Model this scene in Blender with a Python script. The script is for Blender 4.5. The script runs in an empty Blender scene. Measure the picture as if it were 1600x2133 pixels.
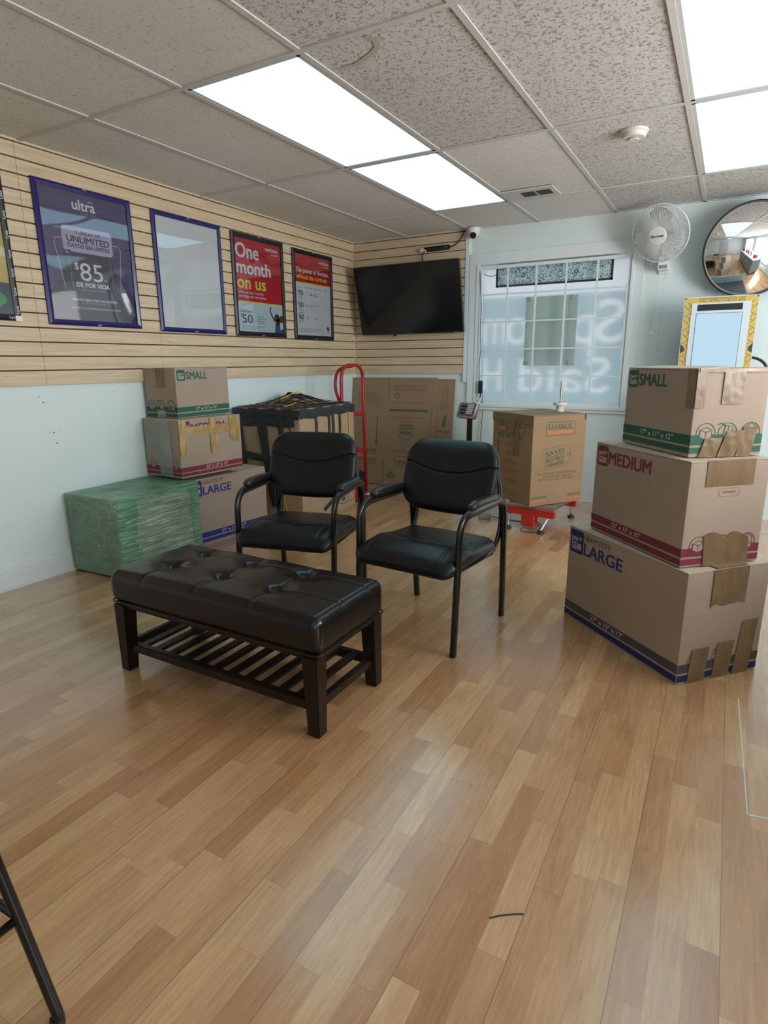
import bpy, bmesh, math, random
from mathutils import Vector, Matrix, noise, Euler

scene = bpy.context.scene
COL = scene.collection
PI = math.pi

# ------------------------------------------------------------------ camera
CAM = (3.192, -5.100, 1.152)
YAW, PITCH, ROLL, FPX = -0.515, -0.246, -0.008, 1247.0
_f = Vector((math.sin(YAW) * math.cos(PITCH), math.cos(YAW) * math.cos(PITCH), math.sin(PITCH)))
_r = Vector((math.cos(YAW), -math.sin(YAW), 0))
_u = _r.cross(_f)
_r2 = _r * math.cos(ROLL) + _u * math.sin(ROLL)
_u2 = -_r * math.sin(ROLL) + _u * math.cos(ROLL)
cd = bpy.data.cameras.new('camera')
cam = bpy.data.objects.new('camera', cd)
COL.objects.link(cam)
cam.matrix_world = Matrix(((_r2.x, _u2.x, -_f.x, CAM[0]), (_r2.y, _u2.y, -_f.y, CAM[1]), (_r2.z, _u2.z, -_f.z, CAM[2]), (0, 0, 0, 1)))
cd.sensor_fit = 'VERTICAL'
cd.sensor_height = 24
cd.lens = 24 * FPX / 2133
cd.clip_start = 0.02
scene.camera = cam

# ------------------------------------------------------------------ view, world, daylight
scene.view_settings.view_transform = 'Standard'
scene.view_settings.look = 'None'
scene.view_settings.exposure = 0.27
scene.view_settings.gamma = 1.0
scene.view_settings.use_curve_mapping = False
try:
    scene.cycles.max_bounces = 10
    scene.cycles.diffuse_bounces = 5
    scene.cycles.caustics_reflective = False
    scene.cycles.caustics_refractive = False
    scene.cycles.sample_clamp_indirect = 4.0
except Exception:
    pass
H = 2.219                      # ceiling height
XR, YB = 5.3, -7.3             # far side wall and wall behind the camera
PANEL = (0.55, 0.94, 1.07)     # light given by the fluorescent panels
PANEL_STRENGTH = 1.60
DAY = 120.0                     # daylight through the shop front windows (W each)

world = bpy.data.worlds.new('world')
scene.world = world
world.use_nodes = True
wn = world.node_tree
for n in list(wn.nodes):
    wn.nodes.remove(n)
wo = wn.nodes.new('ShaderNodeOutputWorld')
wb = wn.nodes.new('ShaderNodeBackground')
wt = wn.nodes.new('ShaderNodeTexCoord')
ws = wn.nodes.new('ShaderNodeSeparateXYZ')
wr = wn.nodes.new('ShaderNodeValToRGB')
wr.color_ramp.elements[0].position = 0.44
wr.color_ramp.elements[0].color = (0.42, 0.43, 0.42, 1)
wr.color_ramp.elements[1].position = 0.56
wr.color_ramp.elements[1].color = (0.88, 0.93, 1.0, 1)
wm = wn.nodes.new('ShaderNodeMapRange')
wm.inputs['From Min'].default_value = -1
wm.inputs['From Max'].default_value = 1
wn.links.new(wt.outputs['Generated'], ws.inputs[0])
wn.links.new(ws.outputs['Z'], wm.inputs['Value'])
wn.links.new(wm.outputs[0], wr.inputs[0])
wn.links.new(wr.outputs[0], wb.inputs[0])
wb.inputs['Strength'].default_value = 1.0
wn.links.new(wb.outputs[0], wo.inputs[0])


def window_light(name, loc, rot, sx, sz, power, color=(1.0, 0.985, 0.96)):
    l = bpy.data.lights.new(name, 'AREA')
    l.shape = 'RECTANGLE'
    l.size, l.size_y, l.energy, l.color = sx, sz, power, color
    o = bpy.data.objects.new(name, l)
    COL.objects.link(o)
    o.location = loc
    o.rotation_euler = rot
    return o


# daylight entering by the shop front: two windows and a glazed door in the far side wall, one glazed door in the back wall
window_light('daylight_shop_window', (XR - 0.03, -2.7, 1.25), (0, PI / 2, 0), 1.5, 1.9, DAY)
window_light('daylight_shop_window_two', (XR - 0.03, -5.2, 1.25), (0, PI / 2, 0), 1.5, 1.9, DAY * 0.22)
window_light('daylight_glass_door', (4.62, -0.04, 1.1), (PI / 2, 0, PI), 0.95, 1.9, 9)

# ------------------------------------------------------------------ materials


def mat(name):
    m = bpy.data.materials.new(name)
    m.use_nodes = True
    nt = m.node_tree
    b = nt.nodes.get('Principled BSDF')
    return m, nt, b


def setp(b, color=None, rough=None, metal=None, coat=None, coat_rough=None, trans=None, spec=None, ior=None, alpha=None):
    I = b.inputs
    if color is not None:
        I['Base Color'].default_value = (*color, 1)
    if rough is not None:
        I['Roughness'].default_value = rough
    if metal is not None:
        I['Metallic'].default_value = metal
    if coat is not None:
        I['Coat Weight'].default_value = coat
    if coat_rough is not None:
        I['Coat Roughness'].default_value = coat_rough
    if trans is not None:
        I['Transmission Weight'].default_value = trans
    if spec is not None:
        I['Specular IOR Level'].default_value = spec
    if ior is not None:
        I['IOR'].default_value = ior
    if alpha is not None:
        I['Alpha'].default_value = alpha


def N(nt, t, **kw):
    n = nt.nodes.new(t)
    for k, v in kw.items():
        if k in n.inputs.keys():
            n.inputs[k].default_value = v
        else:
            setattr(n, k, v)
    return n


def plain(name, color, rough=0.5, **kw):
    m, nt, b = mat(name)
    setp(b, color, rough, **kw)
    return m


def noisy(name, c1, c2, scale=8.0, rough=0.5, bump=0.0, bscale=60.0, stretch=(1, 1, 1), bdist=0.002, **kw):
    """two colours mixed by noise, with an optional noise bump"""
    m, nt, b = mat(name)
    setp(b, c1, rough, **kw)
    tc = N(nt, 'ShaderNodeTexCoord')
    mp = N(nt, 'ShaderNodeMapping')
    mp.inputs['Scale'].default_value = stretch
    nt.links.new(tc.outputs['Object'], mp.inputs[0])
    no = N(nt, 'ShaderNodeTexNoise', Scale=scale, Detail=4.0)
    nt.links.new(mp.outputs[0], no.inputs['Vector'])
    rp = N(nt, 'ShaderNodeValToRGB')
    rp.color_ramp.elements[0].color = (*c1, 1)
    rp.color_ramp.elements[1].color = (*c2, 1)
    rp.color_ramp.elements[0].position = 0.35
    rp.color_ramp.elements[1].position = 0.65
    nt.links.new(no.outputs[0], rp.inputs[0])
    nt.links.new(rp.outputs[0], b.inputs['Base Color'])
    if bump:
        n2 = N(nt, 'ShaderNodeTexNoise', Scale=bscale, Detail=3.0)
        nt.links.new(mp.outputs[0], n2.inputs['Vector'])
        bp = N(nt, 'ShaderNodeBump', Strength=bump, Distance=bdist)
        nt.links.new(n2.outputs[0], bp.inputs['Height'])
        nt.links.new(bp.outputs[0], b.inputs['Normal'])
    return m


def math_node(nt, op, a=None, b=None, c=None):
    n = nt.nodes.new('ShaderNodeMath')
    n.operation = op
    for i, v in enumerate((a, b, c)):
        if v is None:
            continue
        if isinstance(v, (int, float)):
            n.inputs[i].default_value = v
        else:
            nt.links.new(v, n.inputs[i])
    return n.outputs[0]


def floor_material():
    m, nt, b = mat('laminate_floor')
    tc = N(nt, 'ShaderNodeTexCoord')
    sp = N(nt, 'ShaderNodeSeparateXYZ')
    nt.links.new(tc.outputs['Object'], sp.inputs[0])
    X, Y = sp.outputs['X'], sp.outputs['Y']
    W, L = 0.0612, 0.40
    xs = math_node(nt, 'DIVIDE', X, W)
    row = math_node(nt, 'FLOOR', xs)
    fx = math_node(nt, 'FRACT', xs)
    w1 = N(nt, 'ShaderNodeTexWhiteNoise', noise_dimensions='1D')
    nt.links.new(row, w1.inputs['W'])
    ys0 = math_node(nt, 'DIVIDE', Y, L)
    ys = math_node(nt, 'ADD', ys0, math_node(nt, 'MULTIPLY', w1.outputs['Value'], 7.0))
    colm = math_node(nt, 'FLOOR', ys)
    fy = math_node(nt, 'FRACT', ys)
    cmb = N(nt, 'ShaderNodeCombineXYZ')
    nt.links.new(row, cmb.inputs[0])
    nt.links.new(colm, cmb.inputs[1])
    w2 = N(nt, 'ShaderNodeTexWhiteNoise', noise_dimensions='3D')
    nt.links.new(cmb.outputs[0], w2.inputs['Vector'])
    rp = N(nt, 'ShaderNodeValToRGB')
    e = rp.color_ramp.elements
    e[0].position, e[0].color = 0.0, (0.46, 0.240, 0.112, 1)
    e[1].position, e[1].color = 1.0, (0.66, 0.420, 0.226, 1)
    k = e.new(0.30); k.color = (0.52, 0.290, 0.143, 1)
    k = e.new(0.70); k.color = (0.59, 0.354, 0.181, 1)
    nt.links.new(w2.outputs['Value'], rp.inputs[0])
    # grain: noise stretched along the strip, offset for every strip
    mp = N(nt, 'ShaderNodeMapping')
    mp.inputs['Scale'].default_value = (46, 3.2, 1)
    nt.links.new(tc.outputs['Object'], mp.inputs[0])
    addv = N(nt, 'ShaderNodeVectorMath', operation='ADD')
    nt.links.new(mp.outputs[0], addv.inputs[0])
    sc = N(nt, 'ShaderNodeVectorMath', operation='SCALE')
    sc.inputs['Scale'].default_value = 37.0
    nt.links.new(w2.outputs['Color'], sc.inputs[0])
    nt.links.new(sc.outputs[0], addv.inputs[1])
    g = N(nt, 'ShaderNodeTexNoise', Scale=2.6, Detail=8.0, Roughness=0.66, Distortion=0.8)
    nt.links.new(addv.outputs[0], g.inputs['Vector'])
    gr = N(nt, 'ShaderNodeValToRGB')
    gr.color_ramp.elements[0].position, gr.color_ramp.elements[0].color = 0.33, (0.76, 0.72, 0.67, 1)
    gr.color_ramp.elements[1].position, gr.color_ramp.elements[1].color = 0.66, (1.06, 1.06, 1.06, 1)
    nt.links.new(g.outputs[0], gr.inputs[0])
    mx = N(nt, 'ShaderNodeMix', data_type='RGBA', blend_type='MULTIPLY')
    mx.inputs[0].default_value = 0.85
    nt.links.new(rp.outputs[0], mx.inputs[6])
    nt.links.new(gr.outputs[0], mx.inputs[7])
    # growth rings
    wv = N(nt, 'ShaderNodeTexWave', wave_type='RINGS', Scale=0.32, Distortion=5.5, Detail=2.0)
    wv.inputs['Detail Scale'].default_value = 0.5
    nt.links.new(addv.outputs[0], wv.inputs['Vector'])
    wrp = N(nt, 'ShaderNodeValToRGB')
    wrp.color_ramp.elements[0].position, wrp.color_ramp.elements[0].color = 0.0, (0.86, 0.82, 0.78, 1)
    wrp.color_ramp.elements[1].position, wrp.color_ramp.elements[1].color = 0.35, (1, 1, 1, 1)
    nt.links.new(wv.outputs[0], wrp.inputs[0])
    mx2 = N(nt, 'ShaderNodeMix', data_type='RGBA', blend_type='MULTIPLY')
    mx2.inputs[0].default_value = 0.6
    nt.links.new(mx.outputs[2], mx2.inputs[6])
    nt.links.new(wrp.outputs[0], mx2.inputs[7])
    # thin joints: strips, strip ends, stronger every third strip (board edge)
    def near0(v, wid):
        a = math_node(nt, 'SUBTRACT', v, 0.5)
        a = math_node(nt, 'ABSOLUTE', a)
        return math_node(nt, 'GREATER_THAN', a, 0.5 - wid)
    j1 = near0(fx, 0.010)
    j2 = near0(fy, 0.0022)
    third = math_node(nt, 'FRACT', math_node(nt, 'DIVIDE', math_node(nt, 'ADD', xs, 0.0), 3.0))
    j3 = near0(third, 0.006)
    jj = math_node(nt, 'MAXIMUM', math_node(nt, 'MULTIPLY', math_node(nt, 'MAXIMUM', j1, j2), 0.28), math_node(nt, 'MULTIPLY', j3, 0.62))
    mx3 = N(nt, 'ShaderNodeMix', data_type='RGBA')
    nt.links.new(jj, mx3.inputs[0])
    nt.links.new(mx2.outputs[2], mx3.inputs[6])
    mx3.inputs[7].default_value = (0.16, 0.085, 0.04, 1)
    # scattered scuffs and specks
    sn = N(nt, 'ShaderNodeTexNoise', Scale=150.0, Detail=3.0)
    nt.links.new(tc.outputs['Object'], sn.inputs['Vector'])
    sr = N(nt, 'ShaderNodeValToRGB')
    sr.color_ramp.elements[0].position, sr.color_ramp.elements[0].color = 0.755, (0, 0, 0, 1)
    sr.color_ramp.elements[1].position, sr.color_ramp.elements[1].color = 0.78, (1, 1, 1, 1)
    nt.links.new(sn.outputs[0], sr.inputs[0])
    mx4 = N(nt, 'ShaderNodeMix', data_type='RGBA')
    nt.links.new(math_node(nt, 'MULTIPLY', sr.outputs[0], 0.5), mx4.inputs[0])
    nt.links.new(mx3.outputs[2], mx4.inputs[6])
    mx4.inputs[7].default_value = (0.17, 0.09, 0.05, 1)
    nt.links.new(mx4.outputs[2], b.inputs['Base Color'])
    # worn gloss
    rn = N(nt, 'ShaderNodeTexNoise', Scale=60.0, Detail=4.0, Roughness=0.6)
    nt.links.new(tc.outputs['Object'], rn.inputs['Vector'])
    rm = N(nt, 'ShaderNodeMapRange')
    rm.inputs['From Min'].default_value, rm.inputs['From Max'].default_value = 0.0, 1.0
    rm.inputs['To Min'].default_value, rm.inputs['To Max'].default_value = 0.235, 0.255
    nt.links.new(rn.outputs[0], rm.inputs['Value'])
    nt.links.new(rm.outputs[0], b.inputs['Roughness'])
    setp(b, spec=0.4, coat=1.0, coat_rough=0.20)
    b.inputs['Coat IOR'].default_value = 1.62
    bp = N(nt, 'ShaderNodeBump', Strength=0.12, Distance=0.001)
    nt.links.new(g.outputs[0], bp.inputs['Height'])
    nt.links.new(bp.outputs[0], b.inputs['Normal'])
    return m


def ceiling_material(name, coarse):
    m, nt, b = mat(name)
    setp(b, (0.6, 0.59, 0.57), 0.9, spec=0.2)
    tc = N(nt, 'ShaderNodeTexCoord')
    n1 = N(nt, 'ShaderNodeTexNoise', Scale=62.0 if coarse else 95.0, Detail=2.0, Roughness=0.5, Distortion=1.2)
    nt.links.new(tc.outputs['Object'], n1.inputs['Vector'])
    r1 = N(nt, 'ShaderNodeValToRGB')
    lo = 0.455 if coarse else 0.40
    r1.color_ramp.elements[0].position, r1.color_ramp.elements[0].color = lo - 0.07, ((0.33, 0.325, 0.315, 1) if coarse else (0.46, 0.455, 0.44, 1))
    r1.color_ramp.elements[1].position, r1.color_ramp.elements[1].color = lo, ((0.61, 0.615, 0.605, 1) if coarse else (0.73, 0.735, 0.725, 1))
    nt.links.new(n1.outputs[0], r1.inputs[0])
    n2 = N(nt, 'ShaderNodeTexNoise', Scale=1.3, Detail=3.0)
    nt.links.new(tc.outputs['Object'], n2.inputs['Vector'])
    r2 = N(nt, 'ShaderNodeValToRGB')
    r2.color_ramp.elements[0].position, r2.color_ramp.elements[0].color = 0.3, (0.92, 0.91, 0.88, 1)
    r2.color_ramp.elements[1].position, r2.color_ramp.elements[1].color = 0.6, (1, 1, 1, 1)
    nt.links.new(n2.outputs[0], r2.inputs[0])
    mx = N(nt, 'ShaderNodeMix', data_type='RGBA', blend_type='MULTIPLY')
    mx.inputs[0].default_value = 1.0
    nt.links.new(r1.outputs[0], mx.inputs[6])
    nt.links.new(r2.outputs[0], mx.inputs[7])
    nt.links.new(mx.outputs[2], b.inputs['Base Color'])
    bp = N(nt, 'ShaderNodeBump', Strength=0.6 if coarse else 0.35, Distance=0.003)
    nt.links.new(r1.outputs[0], bp.inputs['Height'])
    nt.links.new(bp.outputs[0], b.inputs['Normal'])
    return m


def maple_material():
    m, nt, b = mat('maple_slat_laminate')
    setp(b, (0.6, 0.45, 0.3), 0.42)
    tc = N(nt, 'ShaderNodeTexCoord')
    mp = N(nt, 'ShaderNodeMapping')
    mp.inputs['Scale'].default_value = (2.2, 2.2, 40)
    nt.links.new(tc.outputs['Object'], mp.inputs[0])
    n1 = N(nt, 'ShaderNodeTexNoise', Scale=1.0, Detail=6.0, Roughness=0.6, Distortion=1.2)
    nt.links.new(mp.outputs[0], n1.inputs['Vector'])
    rp = N(nt, 'ShaderNodeValToRGB')
    rp.color_ramp.elements[0].position, rp.color_ramp.elements[0].color = 0.3, (0.52, 0.40, 0.258, 1)
    rp.color_ramp.elements[1].position, rp.color_ramp.elements[1].color = 0.62, (0.655, 0.535, 0.375, 1)
    nt.links.new(n1.outputs[0], rp.inputs[0])
    nt.links.new(rp.outputs[0], b.inputs['Base Color'])
    return m


def cardboard(name, c, dirt=0.93):
    return noisy(name, tuple(v * dirt for v in c), c, scale=3.0, rough=0.85, bump=0.06, bscale=90.0, stretch=(1, 1, 1.5), bdist=0.001, spec=0.25)


def film_material(name, tint, opacity, body, bump=0.5):
    """thin stretch film: partly see-through, glossy, wrinkled"""
    m, nt, b = mat(name)
    setp(b, body, 0.16, coat=0.6, coat_rough=0.12, spec=0.7)
    out = nt.nodes.get('Material Output')
    b.inputs['Coat IOR'].default_value = 2.2
    b.inputs['Coat Weight'].default_value = 1.0
    b.inputs['IOR'].default_value = 1.8
    tr = N(nt, 'ShaderNodeBsdfTransparent')
    tr.inputs[0].default_value = (*tint, 1)
    tc = N(nt, 'ShaderNodeTexCoord')
    mp = N(nt, 'ShaderNodeMapping')
    mp.inputs['Scale'].default_value = (7, 42, 50)
    mp.inputs['Rotation'].default_value = (0.1, 0.12, 0.05)
    nt.links.new(tc.outputs['Object'], mp.inputs[0])
    n1 = N(nt, 'ShaderNodeTexNoise', Scale=1.0, Detail=5.0, Roughness=0.6, Distortion=1.5)
    nt.links.new(mp.outputs[0], n1.inputs['Vector'])
    bp = N(nt, 'ShaderNodeBump', Strength=bump, Distance=0.03)
    nt.links.new(n1.outputs[0], bp.inputs['Height'])
    nt.links.new(bp.outputs[0], b.inputs['Normal'])
    nt.links.new(bp.outputs[0], b.inputs['Coat Normal'])
    n2 = N(nt, 'ShaderNodeTexNoise', Scale=6.0, Detail=3.0)
    nt.links.new(tc.outputs['Object'], n2.inputs['Vector'])
    mr = N(nt, 'ShaderNodeMapRange')
    mr.inputs['From Min'].default_value, mr.inputs['From Max'].default_value = 0.35, 0.65
    mr.inputs['To Min'].default_value, mr.inputs['To Max'].default_value = opacity - 0.12, min(1, opacity + 0.12)
    nt.links.new(n2.outputs[0], mr.inputs['Value'])
    ms = N(nt, 'ShaderNodeMixShader')
    nt.links.new(mr.outputs[0], ms.inputs[0])
    nt.links.new(tr.outputs[0], ms.inputs[1])
    nt.links.new(b.outputs[0], ms.inputs[2])
    nt.links.new(ms.outputs[0], out.inputs[0])
    return m


def translucent(name, color, back=0.25):
    m, nt, b = mat(name)
    setp(b, color, 0.6, spec=0.2)
    out = nt.nodes.get('Material Output')
    t = N(nt, 'ShaderNodeBsdfTranslucent')
    t.inputs[0].default_value = (*color, 1)
    ms = N(nt, 'ShaderNodeMixShader')
    ms.inputs[0].default_value = back
    nt.links.new(t.outputs[0], ms.inputs[1])
    nt.links.new(b.outputs[0], ms.inputs[2])
    nt.links.new(ms.outputs[0], out.inputs[0])
    return m


def emitter(name, color, strength):
    m, nt, b = mat(name)
    nt.nodes.remove(b)
    e = N(nt, 'ShaderNodeEmission')
    e.inputs[0].default_value = (*color, 1)
    e.inputs[1].default_value = strength
    nt.links.new(e.outputs[0], nt.nodes.get('Material Output').inputs[0])
    return m


def clear_sheet(name, wavy=0.0):
    """clear plastic poster cover: see-through with a glossy, slightly wavy face"""
    m, nt, b = mat(name)
    nt.nodes.remove(b)
    out = nt.nodes.get('Material Output')
    tr = N(nt, 'ShaderNodeBsdfTransparent')
    gl = N(nt, 'ShaderNodeBsdfGlossy')
    gl.inputs['Roughness'].default_value = 0.03
    fr = N(nt, 'ShaderNodeFresnel', IOR=1.75)
    mu = math_node(nt, 'MULTIPLY', fr.outputs[0], 1.5)
    ms = N(nt, 'ShaderNodeMixShader')
    nt.links.new(mu, ms.inputs[0])
    nt.links.new(tr.outputs[0], ms.inputs[1])
    nt.links.new(gl.outputs[0], ms.inputs[2])
    nt.links.new(ms.outputs[0], out.inputs[0])
    if wavy:
        tc = N(nt, 'ShaderNodeTexCoord')
        mp = N(nt, 'ShaderNodeMapping')
        mp.inputs['Scale'].default_value = (1, 2.0, 7.5)
        nt.links.new(tc.outputs['Object'], mp.inputs[0])
        n1 = N(nt, 'ShaderNodeTexNoise', Scale=1.0, Detail=1.5, Distortion=0.5)
        nt.links.new(mp.outputs[0], n1.inputs['Vector'])
        bp = N(nt, 'ShaderNodeBump', Strength=wavy, Distance=0.02)
        nt.links.new(n1.outputs[0], bp.inputs['Height'])
        nt.links.new(bp.outputs[0], gl.inputs['Normal'])
        nt.links.new(bp.outputs[0], fr.inputs['Normal'])
    return m


def leather(name, c, rough=0.36, bump=0.25, bscale=180.0, spec=0.5, coat=0.0):
    m = noisy(name, c, tuple(v * 1.25 for v in c), scale=9.0, rough=rough, bump=bump, bscale=bscale, bdist=0.0012, spec=spec, coat=coat, coat_rough=0.13)
    if coat:
        m.node_tree.nodes['Principled BSDF'].inputs['Coat IOR'].default_value = 1.9
    return m


M = {}
M['floor'] = floor_material()
M['wall'] = noisy('cool_white_paint', (0.66, 0.76, 0.775), (0.685, 0.785, 0.80), scale=2.0, rough=0.6, bump=0.05, bscale=140)
M['trim_white'] = plain('white_gloss_paint', (0.70, 0.765, 0.79), 0.4)
M['maple'] = maple_material()
M['groove'] = plain('dark_groove', (0.10, 0.065, 0.04), 0.8)
M['tile_fine'] = ceiling_material('mineral_tile_fine', False)
M['tile_coarse'] = ceiling_material('mineral_tile_coarse', True)
M['grid'] = plain('painted_grid_metal', (0.57, 0.575, 0.57), 0.6, spec=0.2)
M['panel'] = emitter('light_panel_diffuser', PANEL, PANEL_STRENGTH)
M['card_pg'] = cardboard('kraft_cardboard_pinkish', (0.375, 0.295, 0.235))
M['card_uh'] = cardboard('kraft_cardboard_brown', (0.32, 0.212, 0.125))
M['card_flat'] = cardboard('kraft_cardboard_flattened', (0.31, 0.215, 0.135))
M['card_net'] = cardboard('kraft_cardboard_tan', (0.40, 0.285, 0.18))
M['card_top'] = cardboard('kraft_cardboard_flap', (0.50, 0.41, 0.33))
M['tape'] = noisy('brown_packing_tape', (0.175, 0.112, 0.060), (0.225, 0.148, 0.082), scale=20, rough=0.34, bump=0.35, bscale=26, stretch=(1.5, 1.5, 0.6), bdist=0.004, coat=0.2, coat_rough=0.2)
M['tape_gold'] = noisy('amber_packing_tape', (0.34, 0.215, 0.075), (0.42, 0.285, 0.115), scale=20, rough=0.22, bump=0.4, bscale=24, stretch=(1.5, 1.5, 0.6), bdist=0.004, coat=0.4, coat_rough=0.15)
M['tape_clear'] = film_material('clear_packing_tape', (0.92, 0.90, 0.82), 0.62, (0.20, 0.175, 0.115), bump=0.3)
M['ink_green'] = plain('green_print', (0.018, 0.098, 0.060), 0.7)
M['ink_red'] = plain('maroon_print', (0.185, 0.022, 0.040), 0.7)
M['ink_blue'] = plain('blue_print', (0.014, 0.024, 0.20), 0.7)
M['ink_navy'] = plain('navy_print', (0.012, 0.020, 0.115), 0.7)
M['ink_grey'] = plain('charcoal_print', (0.065, 0.065, 0.078), 0.7)
M['ink_black'] = plain('black_print', (0.045, 0.04, 0.04), 0.7)
M['ink_white'] = plain('pale_print', (0.62, 0.58, 0.53), 0.7)
M['ink_uh'] = plain('dull_green_print', (0.085, 0.125, 0.065), 0.8)
M['ink_uh2'] = plain('dull_brown_print', (0.19, 0.135, 0.075), 0.8)
M['ink_uhg'] = plain('dull_green_bar_print', (0.13, 0.17, 0.075), 0.8)
M['ink_orange'] = plain('orange_print', (0.55, 0.17, 0.075), 0.8)
M['leather_black'] = leather('black_bonded_leather', (0.0055, 0.0065, 0.0085), rough=0.36, bump=0.10, spec=0.36)
M['leather_brown'] = leather('dark_espresso_leather', (0.0048, 0.0040, 0.0042), rough=0.30, bump=0.12, bscale=60, spec=0.22, coat=0.22)
M['wood_dark'] = noisy('espresso_wood', (0.010, 0.0058, 0.004), (0.017, 0.0095, 0.006), scale=6, rough=0.34, spec=0.28)
M['metal_black'] = plain('black_gloss_metal', (0.006, 0.006, 0.0065), 0.26, spec=0.45)
M['pad_black'] = plain('black_urethane', (0.015, 0.015, 0.016), 0.33)
M['plastic_black'] = plain('black_plastic', (0.012, 0.012, 0.013), 0.35)
M['tv_screen'] = plain('dark_tv_glass', (0.004, 0.005, 0.007), 0.16, spec=0.5)
M['red_paint'] = plain('red_enamel', (0.42, 0.016, 0.022), 0.32)
M['red_scale'] = plain('red_orange_enamel', (0.50, 0.03, 0.018), 0.36)
M['chrome'] = plain('chrome', (0.7, 0.7, 0.7), 0.15, metal=1.0)
M['steel'] = plain('brushed_steel', (0.48, 0.46, 0.42), 0.32, metal=0.85)
M['rubber'] = plain('black_rubber', (0.02, 0.02, 0.021), 0.7)
M['web'] = noisy('black_webbing', (0.018, 0.02, 0.024), (0.03, 0.032, 0.036), scale=60, rough=0.62)
M['cord_yellow'] = plain('yellow_cord', (0.62, 0.45, 0.03), 0.6)
M['green_film'] = film_material('green_stretch_film', (0.55, 0.88, 0.66), 0.60, (0.22, 0.54, 0.35), 1.0)
M['green_film_dense'] = film_material('green_stretch_film_layered', (0.45, 0.86, 0.58), 0.64, (0.22, 0.60, 0.37), 1.0)
M['green_film_thin'] = film_material('green_stretch_film_single', (0.74, 0.93, 0.74), 0.66, (0.44, 0.68, 0.50), 1.0)
M['purple_frame'] = plain('indigo_gloss_frame', (0.018, 0.012, 0.12), 0.25)
M['black_frame'] = plain('black_frame', (0.012, 0.012, 0.016), 0.4)
M['p_purple'] = noisy('poster_indigo', (0.060, 0.045, 0.135), (0.095, 0.078, 0.185), scale=3, rough=0.5)
M['p_purple_dark'] = plain('poster_deep_indigo', (0.032, 0.03, 0.062), 0.5)
M['p_lilac'] = plain('poster_lilac', (0.40, 0.37, 0.56), 0.5)
M['p_text'] = plain('poster_pale_text', (0.66, 0.66, 0.72), 0.5)
M['p_white'] = plain('poster_white', (0.66, 0.71, 0.74), 0.5)
M['p_red'] = plain('poster_red', (0.46, 0.014, 0.03), 0.5)
M['p_yellow'] = plain('poster_yellow', (0.74, 0.62, 0.05), 0.5)
M['p_black'] = plain('poster_black', (0.02, 0.02, 0.03), 0.5)
M['p_grey'] = plain('poster_grey_text', (0.22, 0.24, 0.28), 0.5)
M['p_navy'] = plain('poster_navy', (0.018, 0.03, 0.075), 0.5)
M['p_mustard'] = plain('poster_mustard', (0.60, 0.45, 0.10), 0.5)
M['p_green'] = plain('poster_green', (0.04, 0.30, 0.10), 0.5)
M['p_skin'] = plain('poster_brown_skin', (0.12, 0.05, 0.03), 0.5)
M['p_denim'] = plain('poster_denim', (0.03, 0.10, 0.26), 0.5)
M['p_sky'] = plain('poster_pale_blue', (0.50, 0.63, 0.72), 0.5)
M['cover_wavy'] = clear_sheet('wavy_acetate_cover', 0.0)
M['cover_flat'] = clear_sheet('acetate_cover', 0.0)
M['white_plastic'] = plain('white_plastic', (0.74, 0.75, 0.74), 0.35)
M['cream_plastic'] = plain('cream_plastic', (0.66, 0.63, 0.56), 0.45)
M['fan_blade'] = translucent('translucent_white_blade', (0.86, 0.87, 0.88), 0.55)
M['fan_wire'] = plain('white_wire', (0.66, 0.67, 0.67), 0.4)
M['mirror'] = plain('mirror_acrylic', (0.88, 0.89, 0.90), 0.015, metal=1.0)
M['frost'] = translucent('frosted_window_film', (0.90, 0.93, 0.95), 0.08)
M['sign_blue'] = translucent('pale_blue_window_print', (0.50, 0.63, 0.64), 0.10)
M['sign_white'] = translucent('cream_window_letters', (0.96, 0.93, 0.86), 0.05)
M['sign_grey'] = translucent('grey_green_board', (0.62, 0.70, 0.67), 0.45)
M['led_face'] = None
M['screen_blue'] = emitter('pale_blue_emissive_screen', (0.46, 0.64, 0.78), 0.95)  # even pale blue given to the screen as emission
M['kiosk_yellow'] = plain('kiosk_yellow', (0.62, 0.44, 0.12), 0.5)
M['kiosk_line'] = plain('kiosk_charcoal', (0.05, 0.055, 0.06), 0.5)
M['kiosk_white'] = plain('kiosk_white', (0.62, 0.70, 0.74), 0.4)
M['kiosk_grey'] = plain('kiosk_grey', (0.22, 0.26, 0.29), 0.45)
M['stain'] = plain('old_water_stain', (0.46, 0.43, 0.37), 0.9)
M['dark_opening'] = plain('dark_opening', (0.012, 0.012, 0.012), 0.6)
M['lcd'] = plain('grey_lcd_face', (0.16, 0.17, 0.18), 0.3)
M['paper'] = plain('white_label', (0.68, 0.69, 0.72), 0.6)
M['wire'] = plain('dark_wire', (0.02, 0.02, 0.022), 0.5)
M['cord_white'] = plain('white_cord', (0.60, 0.62, 0.62), 0.5)
M['grey_door'] = plain('pale_grey_door', (0.55, 0.57, 0.60), 0.5)


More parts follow.
